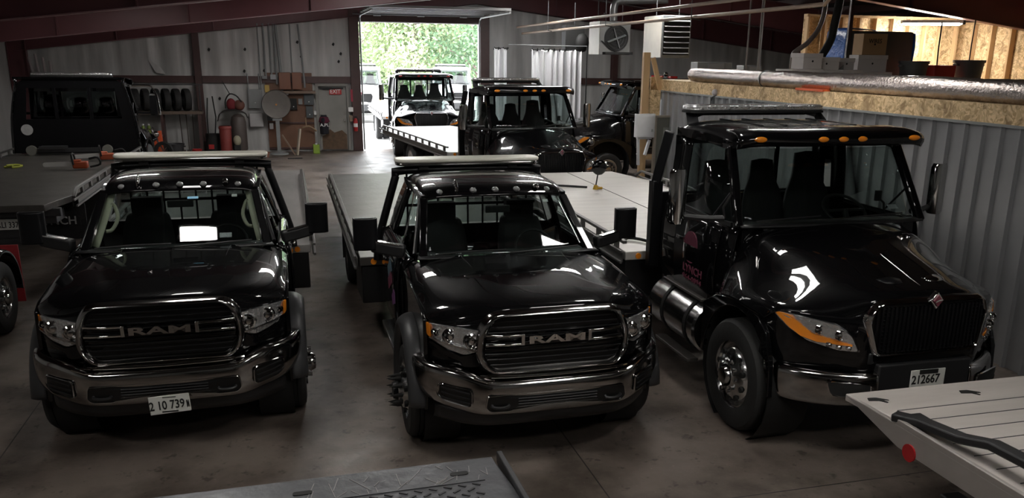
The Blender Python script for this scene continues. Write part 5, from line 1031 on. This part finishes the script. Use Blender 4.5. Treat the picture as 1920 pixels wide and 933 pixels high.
T = onbed(T3, 'wheel_dolly', 'small dark wheel dolly frame lying on the flatbed behind the cab', 'dolly', .1, 3.7, 1.05); q = M(); q.box((0, 0, .1), (1.2, .12, .08)); q.box((.3, 0, .16), (.5, .3, .05)); q.build('frame', STEEL, T); 
for x in (-.75, .72): q = M(); q.lathe([(0, -.05), (.1, -.05), (.1, .05), (0, .05)], (x, 0, .10), (0, 1, 0), 20); q.build('wheel', mat('dirty_wheel', (.16, .16, .14), .6), T)
one_ = M().tube([(0, 0, .02), (.1, .1, .03), (.2, -.05, .02), (.3, .08, .04), (.15, .12, .05), (.05, .0, .05)], .02, 6, smooth=3).build('tow_strap', mat('strap_yellow', (.35, .38, .05), .7)); tag(one_, 'small yellow-green strap heap on the dark flatbed', 'strap'); v = Matrix.Rotation(YAW+math.pi, 4, 'Z') @ Vector((.75, 5.9, 0)); one_.location = (-10.82+v.x, 21.87+v.y, 1.05)
# T3 rear: plate, lettering, tail box
q = M(); q.box((0, 10.15, .90), (2.3, .1, .12)); q.box((0, 10.05, .47), (2.2, .08, .09)); q.box((-.95, 9.85, .80), (.22, .5, .16)); q.box((.95, 9.85, .80), (.22, .5, .16)); q.box((-.30, 10.02, .7), (.9, .05, .42)); q.build('rear_bumper', STEEL, T3, bev=.01)
q = M(); q.box((-.40, 10.06, .72), (.34, .012, .16)); pq = q.build('licence_plate', MATS['plate_white'], T3, bev=.005); text('plate_number', 'RLI 337', BLK, pq, facing(-.40, 10.07, .715, 0, math.pi), .28, .09, .004)
q = M(); q.box((-.86, 9.30, .60), (.86, .014, .56)); fq = q.build('lettered_flap', PLAST, T3, bev=.004); text('flap_letters', 'LYNCH', mat('flap_grey', (.45, .45, .45), .6), fq, facing(-.86, 9.315, .62, 0, math.pi), .56, .13, .005)
# big truck bed items
T = onbed(I, 'work_light', 'black paddle-shaped lamp on a short stem with yellow base on the pale deck', 'lamp', -.05, 7.9, 1.10); M().ball((.05, 0, .36), (.13, .05, .13), 14).build('lamp_head', PAINT, T); q = M(); q.tube([(0, 0, .05), (.03, 0, .25)], .012, 8); q.build('stem', BLK, T); q = M(); q.cyl((0, 0, 0), (0, 0, .07), .05, .03, n=12); q.box((.07, 0, .02), (.08, .05, .03)); q.build('yellow_base', MATS['lamp_yellow'], T)
q = M(); q.tube([(0, 0, .015), (.35, -.15, .02), (.7, -.35, .015)], .018, 6, smooth=5); o = q.build('black_chain', BLK); tag(o, 'black chain stretched across the far end of the pale deck', 'chain'); o.parent = None
v = Matrix.Rotation(.26264, 4, 'Z') @ Vector((-.85, 8.4, 0)); o.location = (3.1465+v.x, 6.3573+v.y, 1.10); o.rotation_euler = (0, 0, .26264)
q = M(); q.tube([(0, 0, .02), (.1, .12, .03), (.22, .02, .03), (.35, -.28, .02)], .018, 8, smooth=4); o = q.build('tow_hook', BLK); tag(o, 'black tow hook bar on the front corner of the pale deck', 'hook'); v = Matrix.Rotation(.26264, 4, 'Z') @ Vector((-1.1, 3.85, 0)); o.location = (3.1465+v.x, 6.3573+v.y, 1.10); o.rotation_euler = (0, 0, .26264)
# ---------------------------------------------------------------- beds in the foreground
T = thing('flatbed_deck', 'pale aluminium flatbed tail with red lamps, bottom right foreground', 'flatbed', 2.123, 5.307, 0, R(15.3))
M().prism([(0, 0), (2.5, 0), (2.5, -6.5), (.06, -6.5), (.06, -.5)], 'z', 1.0, 1.05).build('deck', mat('pale_deck', (.52, .48, .45), .42, .2, var=.22, scale=2.5, bump=.2, bscale=6, stretch=(.5, 3.5, 1)), T, bev=.006)
q = M()
for k in range(22): q.box((1.3, -.33-.165*k, 1.051), (2.3, .005, .004))
q.build('plank_joints', STEEL, T)
q = M(); q.prism([(0, 1.04), (-.55, .915), (-6.5, .90), (-6.5, 1.05), (-.2, 1.055)], 'x', .0, .03); q.prism([(-.5, 1.05), (-.5, 1.09), (-6.5, 1.09), (-6.5, 1.05)], 'x', .0, .03); q.build('side_beam', mat('beam_metal', (.36, .33, .31), .4, .4, var=.15), T, bev=.005)
q = M(); q.bar([(.02, -.46, 1.085), (.10, -.62, 1.10), (.13, -.9, 1.12), (.16, -1.1, 1.17), (.16, -2.0, 1.20), (.16, -6, 1.20)], .09, .05); q.box((.14, -.52, 1.075), (.16, .14, .02))
for y in (-1.55, -2.4, -3.3): q.box((.16, y, 1.12), (.06, .11, .15))
q.build('guard_rail', PLAST, T, bev=.01)
for (x, y, z, r_) in ((-.012, -.66, .93, .055),): q = M(); q.cyl((.0, y, z), (-.010, y, z), r_, n=24); q.build('tail_lamp', REDL, T)
for x, y in ((.12, -.13), (.82, -.16)): q = M(); q.prism(rounded([(x-.05, y-.02), (x+.02, y-.035), (x+.05, y-.075), (x+.065, y-.07), (x+.05, y-.03), (x+.09, y-.045), (x+.09, y-.03), (x+.03, y+.02), (x-.03, y+.025)], .006, 2), 'z', 1.045, 1.053); q.build('key_slot', BLK, T)
q = M(); q.box((.9, -1.0, .68), (1.3, .06, .38)); q.box((.30, -1.0, .60), (.14, .6, .10)); q.box((.25, -.55, .84), (.1, .5, .09)); fr = q.build('rear_frame', STEEL, T, bev=.01); q = M(); q.cyl((.36, -1.03+.07, .72), (.36, -.94, .72), .05, n=20); q.build('tail_lamp', REDL, fr)
q = M(); q.box((.66, -1.25, .42), (.62, .10, .10)); q.build('tow_bumper', GREYM, T, bev=.01)
for sx in (.35, 2.1): wheel(T, sx-.1, -2.2, .42, .24, .26, -1, name='rear_wheel')
T = thing('flatbed_deck', 'scratched dark steel flatbed tail with tread plate, bottom centre foreground', 'flatbed', -.215, 4.413, 0, R(16.6))
DD = mat('worn_dark_deck', (.11, .112, .12), .38, .45, var=.5, scale=5, bump=.3, bscale=11)
M().prism([(0, 0), (-2.5, 0), (-2.5, -5), (.04, -5), (.04, -.5)], 'z', .94, 1.0).build('deck', DD, T, bev=.006)
q = M()
for i in range(28):
    for j in range(9):
        q.box((-2.3+i*.078+(.0 if j % 2 else .039), -.30-j*.05, 1.003), (.045, .012, .005), rot=(0, 0, R(35 if j % 2 else -35)))
q.build('tread_pattern', STEEL, T); q = M(); q.box((-1.2, -.262, 1.002), (2.2, .012, .006)); q.build('weld_line', DD, T)
q = M(); q.prism([(-.0, 1.03), (-.5, 1.04), (-5, 1.04), (-5, .84), (-.5, .84), (0, .96)], 'x', .03, .06); q.box((.10, -.75, .93), (.12, .12, .07)); q.build('side_beam', STEEL, T, bev=.005)
for x in (-.22, -1.05, -1.85): q = M(); q.prism(rounded([(x-.05, -.14), (x+.05, -.14), (x+.05, -.18), (x-.05, -.18)], .02, 3), 'z', .99, 1.004); q.build('key_slot', BLK, T)
rs = random.Random(5); q = M()
for k in range(26):
    x = -1.0+rs.random()*.95; y = -.03-rs.random()*.18; a = rs.uniform(-.6, .6); l = rs.uniform(.05, .2); q.bar([(x, y, 1.0015), (x+l*math.sin(a), max(y-l*math.cos(a), -.255), 1.0015)], .004, .002)
q.build('scratches', mat('bare_scratch', (.3, .29, .28), .5, .4), T)
q = M(); q.box((-1.2, -.6, .80), (2.2, .1, .2)); q.box((-.6, -2.5, .72), (.1, 4, .2)); q.box((-1.9, -2.5, .72), (.1, 4, .2)); q.build('rear_frame', STEEL, T)
for x, s_ in ((.0, 1), (-2.4, -1)): wheel(T, x, -2.6, .42, .24, .26, s_, name='rear_wheel')
# trailer wheel with red mud flap at the left edge
T = thing('tow_dolly', 'black wheeled tow dolly with a red mud flap, cut by the left edge', 'tow dolly', -6.22, 9.47, 0, R(15.6))
wheel(T, .10, 0, .42, .26, .24, 1, name='wheel', holes=8, deep=.05, bulge=.04); 
cr = []
for a in range(-5, 190, 13): ca, sa = math.cos(R(a)), math.sin(R(a)); cr.append([(-.25, .56*ca, .44+.56*sa), (.0, .55*ca, .44+.55*sa), (.13, .53*ca, .44+.53*sa), (.14, .50*ca, .44+.50*sa)])
M().surf(cr, 3, 2).build('fender', PAINT, T, solid=.01)
q = M(); q.box((-.12, .70, .54), (.44, .02, .72)); fl = q.build('mud_flap', mat('red_flap', (.30, .025, .03), .4, var=.25), T, bev=.005); text('flap_script', 'Lynch', WHITE, fl, facing(-.02, .685, .56, R(70)), .42, .11, .004)
q = M(); q.box((-.9, .2, .5), (1.3, .12, .12)); q.box((-.5, 0, .42), (.9, .1, .1)); q.build('axle_frame', STEEL, T)
wheel(T, -1.9, 0, .42, .26, .24, -1, name='wheel')
# ================================================================ outside
def GR(): return mat('yard_concrete', (.55, .54, .52), .8, var=.1, scale=.6)
g = M().box((6, 62, -.06), (260, 124, .10)); o = g.build('ground', GR()); SB(o)['kind'] = 'structure'; o.location.z = -.0
wt = mk_big_tow(-8.1, 41.0, R(12), 'white tow truck parked outside, left of the open doorway', WHITE, detail=0, body=WHITE, visor=WHITE, visormat=WHITE)
wt = mk_big_tow(-4.0, 43.5, R(8), 'white tow truck parked outside behind the black one in the doorway', WHITE, detail=0, body=WHITE, visor=WHITE, visormat=WHITE)
def leafm(n, c):
    m = mat(n, c, .7, var=.35, scale=1.5); return m
LG = [leafm('leaf_light', (.30, .37, .20)), leafm('leaf_mid', (.20, .28, .13)), leafm('leaf_dark', (.09, .16, .08))]
BARK = mat('bark', (.16, .13, .11), .9, var=.3)
def tree(x, y, h, cw, n, li, lab, seed, bare=False, clear=.25):
    T = thing('leafy_tree', lab, 'tree', x, y, 0, 0, None); r = random.Random(seed); q = M()
    q.tube([(0, 0, 0), (.15, 0, h*.3), (-.1, .1, h*.6), (.1, 0, h*.9)], [.28, .22, .14, .04], 8, smooth=3)
    tips = []
    for k in range(16):
        a = r.uniform(0, 6.28); z0 = h*r.uniform(clear*.6, .7); l = cw*r.uniform(.5, 1.0); z1 = min(h, z0+h*r.uniform(.15, .35)); t = (l*math.cos(a), l*math.sin(a), z1)
        q.tube([(0, 0, z0), (t[0]*.5, t[1]*.5, z0+(z1-z0)*.6), t], [.09, .05, .02], 5, smooth=2); tips.append(t); tips.append((t[0]*.5, t[1]*.5, z0+(z1-z0)*.6))
    q.build('trunk', BARK, T)
    tips.append((0, 0, h)); q = M(); q2 = q
    for k in range(n):
        c = r.choice(tips); d = Vector((r.gauss(0, 1), r.gauss(0, 1), r.gauss(0, .8)))*cw*.26; p = Vector(c)+d
        if p.z < h*clear*.5: continue
        a = Vector((r.gauss(0, 1), r.gauss(0, 1), r.gauss(0, 1))).normalized(); b = a.orthogonal().normalized(); s_ = r.uniform(.09, .2)
        q.add([p-a*s_, p+b*s_*.5, p+a*s_, p-b*s_*.5], [(0, 1, 2, 3)])
    q.build('foliage', LG[li], T, smooth=False)
tr = [(-11.6, 56, 9, 2.6, 1500, 1, 'thin-trunked sparse tree at the far left of the doorway'), (-9.6, 62, 7.6, 3.2, 9000, 0, 'broad pale green tree left of centre in the doorway'), (-7.6, 57, 8.2, 3.4, 9000, 0, 'pale green tree in the middle of the doorway view'), (-5.3, 60, 9.5, 3.4, 4200, 1, 'tree with several grey stems right of centre in the doorway'), (-3.2, 55, 8.5, 3.2, 6000, 2, 'dark green tree at the right side of the doorway view'),
      (-8.5, 71, 10, 4.4, 9000, 2, 'darker tree standing behind the pale trees'), (-4, 71, 10, 4.5, 9000, 1, 'mid green tree behind the grey-stemmed tree'), (-15, 72, 4.6, 3.5, 4500, 1, 'distant tree low behind the thin-trunked tree')]
for k, a in enumerate(tr): tree(*a, 11+k)
q = M(); r = random.Random(3)
for k in range(14000):
    x = r.uniform(-30, 10); y = r.uniform(72, 76); p = Vector((x, y, r.uniform(0, 3.4+.8*math.sin(x*.7)))); a = Vector((r.gauss(0, 1), r.gauss(0, 1), r.gauss(0, 1))).normalized(); b = a.orthogonal().normalized(); s_ = r.uniform(.15, .3)
    q.add([p-a*s_, p+b*s_*.5, p+a*s_, p-b*s_*.5], [(0, 1, 2, 3)])
o = q.build('hedge_row', LG[1], smooth=False); tag(o, 'thick green undergrowth behind the trees outside', 'hedge', kind='stuff')
# ================================================================ lamps, sky, camera
LAMP = mat('lit_panel', (1, .97, .93), emit=38., ecol=(1, .97, .92))
FILL_LAMP = mat('fill_panel_bright', (1, .98, .95), emit=110., ecol=(1, .98, .95))  # strips of the unseen fill lights added to brighten back wall and curtains
def ceiling_or_fill_light(x, y, z, rz=YAW, ln=1.2, wd=.16, em=LAMP, gap=.14):
    T = thing('ceiling_or_fill_light', 'twin-strip light hung unseen under the roof', 'light', x, y, z, rz, 'shop ceiling lights')
    q = M(); q.box((0, 0, .05), (ln+.06, wd*2+gap+.04, .06)); q.build('housing', GREYM, T, bev=.01)
    for y_ in (-1, 1): q = M(); q.box((0, y_*(wd+gap)/2, .012), (ln, wd, .02)); q.build('light_strip', em, T)
    for x_ in (-ln*.4, ln*.4): q = M(); q.tube([(x_, 0, .08), (x_, 0, .55)], .005, 5); q.build('hanging_wire', BLK, T)
for x, y, z, ln, wd in ((-3.35, 7.9, 4.25, .62, .22), (1.35, 8.3, 4.3, .6, .2), (-2.6, 13.5, 4.2, 1.4, .14), (.6, 15.4, 4.3, 1.4, .14), (3.4, 11.5, 4.3, 1.4, .14), (2.2, 4.0, 4.2, 1.2, .14), (-.2, 4.4, 4.2, 1.2, .14), (-4.2, 3.0, 3.9, 1.2, .14), (2.9, 1.8, 4.1, 1.2, .14), (-8.5, 17.3, 4.36, 1.4, .14), (-3, 19.5, 4.75, 1.4, .14), (3, 20.3, 4.9, 1.4, .14), (-6.2, 22.3, 4.72, 1.4, .14), (.5, 25.5, 5.0, 1.4, .14)):  # some follow reflections in the paint; rear and near-camera ones are added to brighten
    ceiling_or_fill_light(x, y, z, YAW, ln, wd, FILL_LAMP if y > 18 else LAMP)
wd_ = bpy.data.worlds.new('sky'); S.world = wd_; wd_.use_nodes = True; nt = wd_.node_tree; bg = nt.nodes['Background']
sky = nt.nodes.new('ShaderNodeTexSky'); sky.sky_type = 'HOSEK_WILKIE'; sky.sun_direction = (.35, .2, .9); sky.turbidity = 8
mx = nt.nodes.new('ShaderNodeMix'); mx.data_type = 'RGBA'; mx.inputs[0].default_value = .75; mx.inputs[7].default_value = (.95, .97, 1, 1)
nt.links.new(sky.outputs[0], mx.inputs[6]); nt.links.new(mx.outputs[2], bg.inputs[0]); bg.inputs[1].default_value = 18
cam = bpy.data.cameras.new('camera'); co = bpy.data.objects.new('camera', cam); COL.objects.link(co); S.camera = co
cam.sensor_width = 36; cam.lens = 1589.236*36/1920; cam.shift_x = -35.42/1920; cam.shift_y = 92.811/1920; cam.clip_end = 400; cam.clip_start = .05
co.matrix_world = Matrix.Translation((0, 0, 3.2029)) @ Matrix.Rotation(R(90-15.9548), 4, 'X') @ Matrix.Rotation(R(.73915), 4, 'Z')
S.view_settings.view_transform = 'Standard'; S.view_settings.look = 'None'; S.view_settings.gamma = 1; S.view_settings.use_curve_mapping = False
S.view_settings.exposure = 0
S.cycles.use_denoising = True; S.cycles.max_bounces = 6; S.cycles.transparent_max_bounces = 12; S.cycles.sample_clamp_indirect = 6
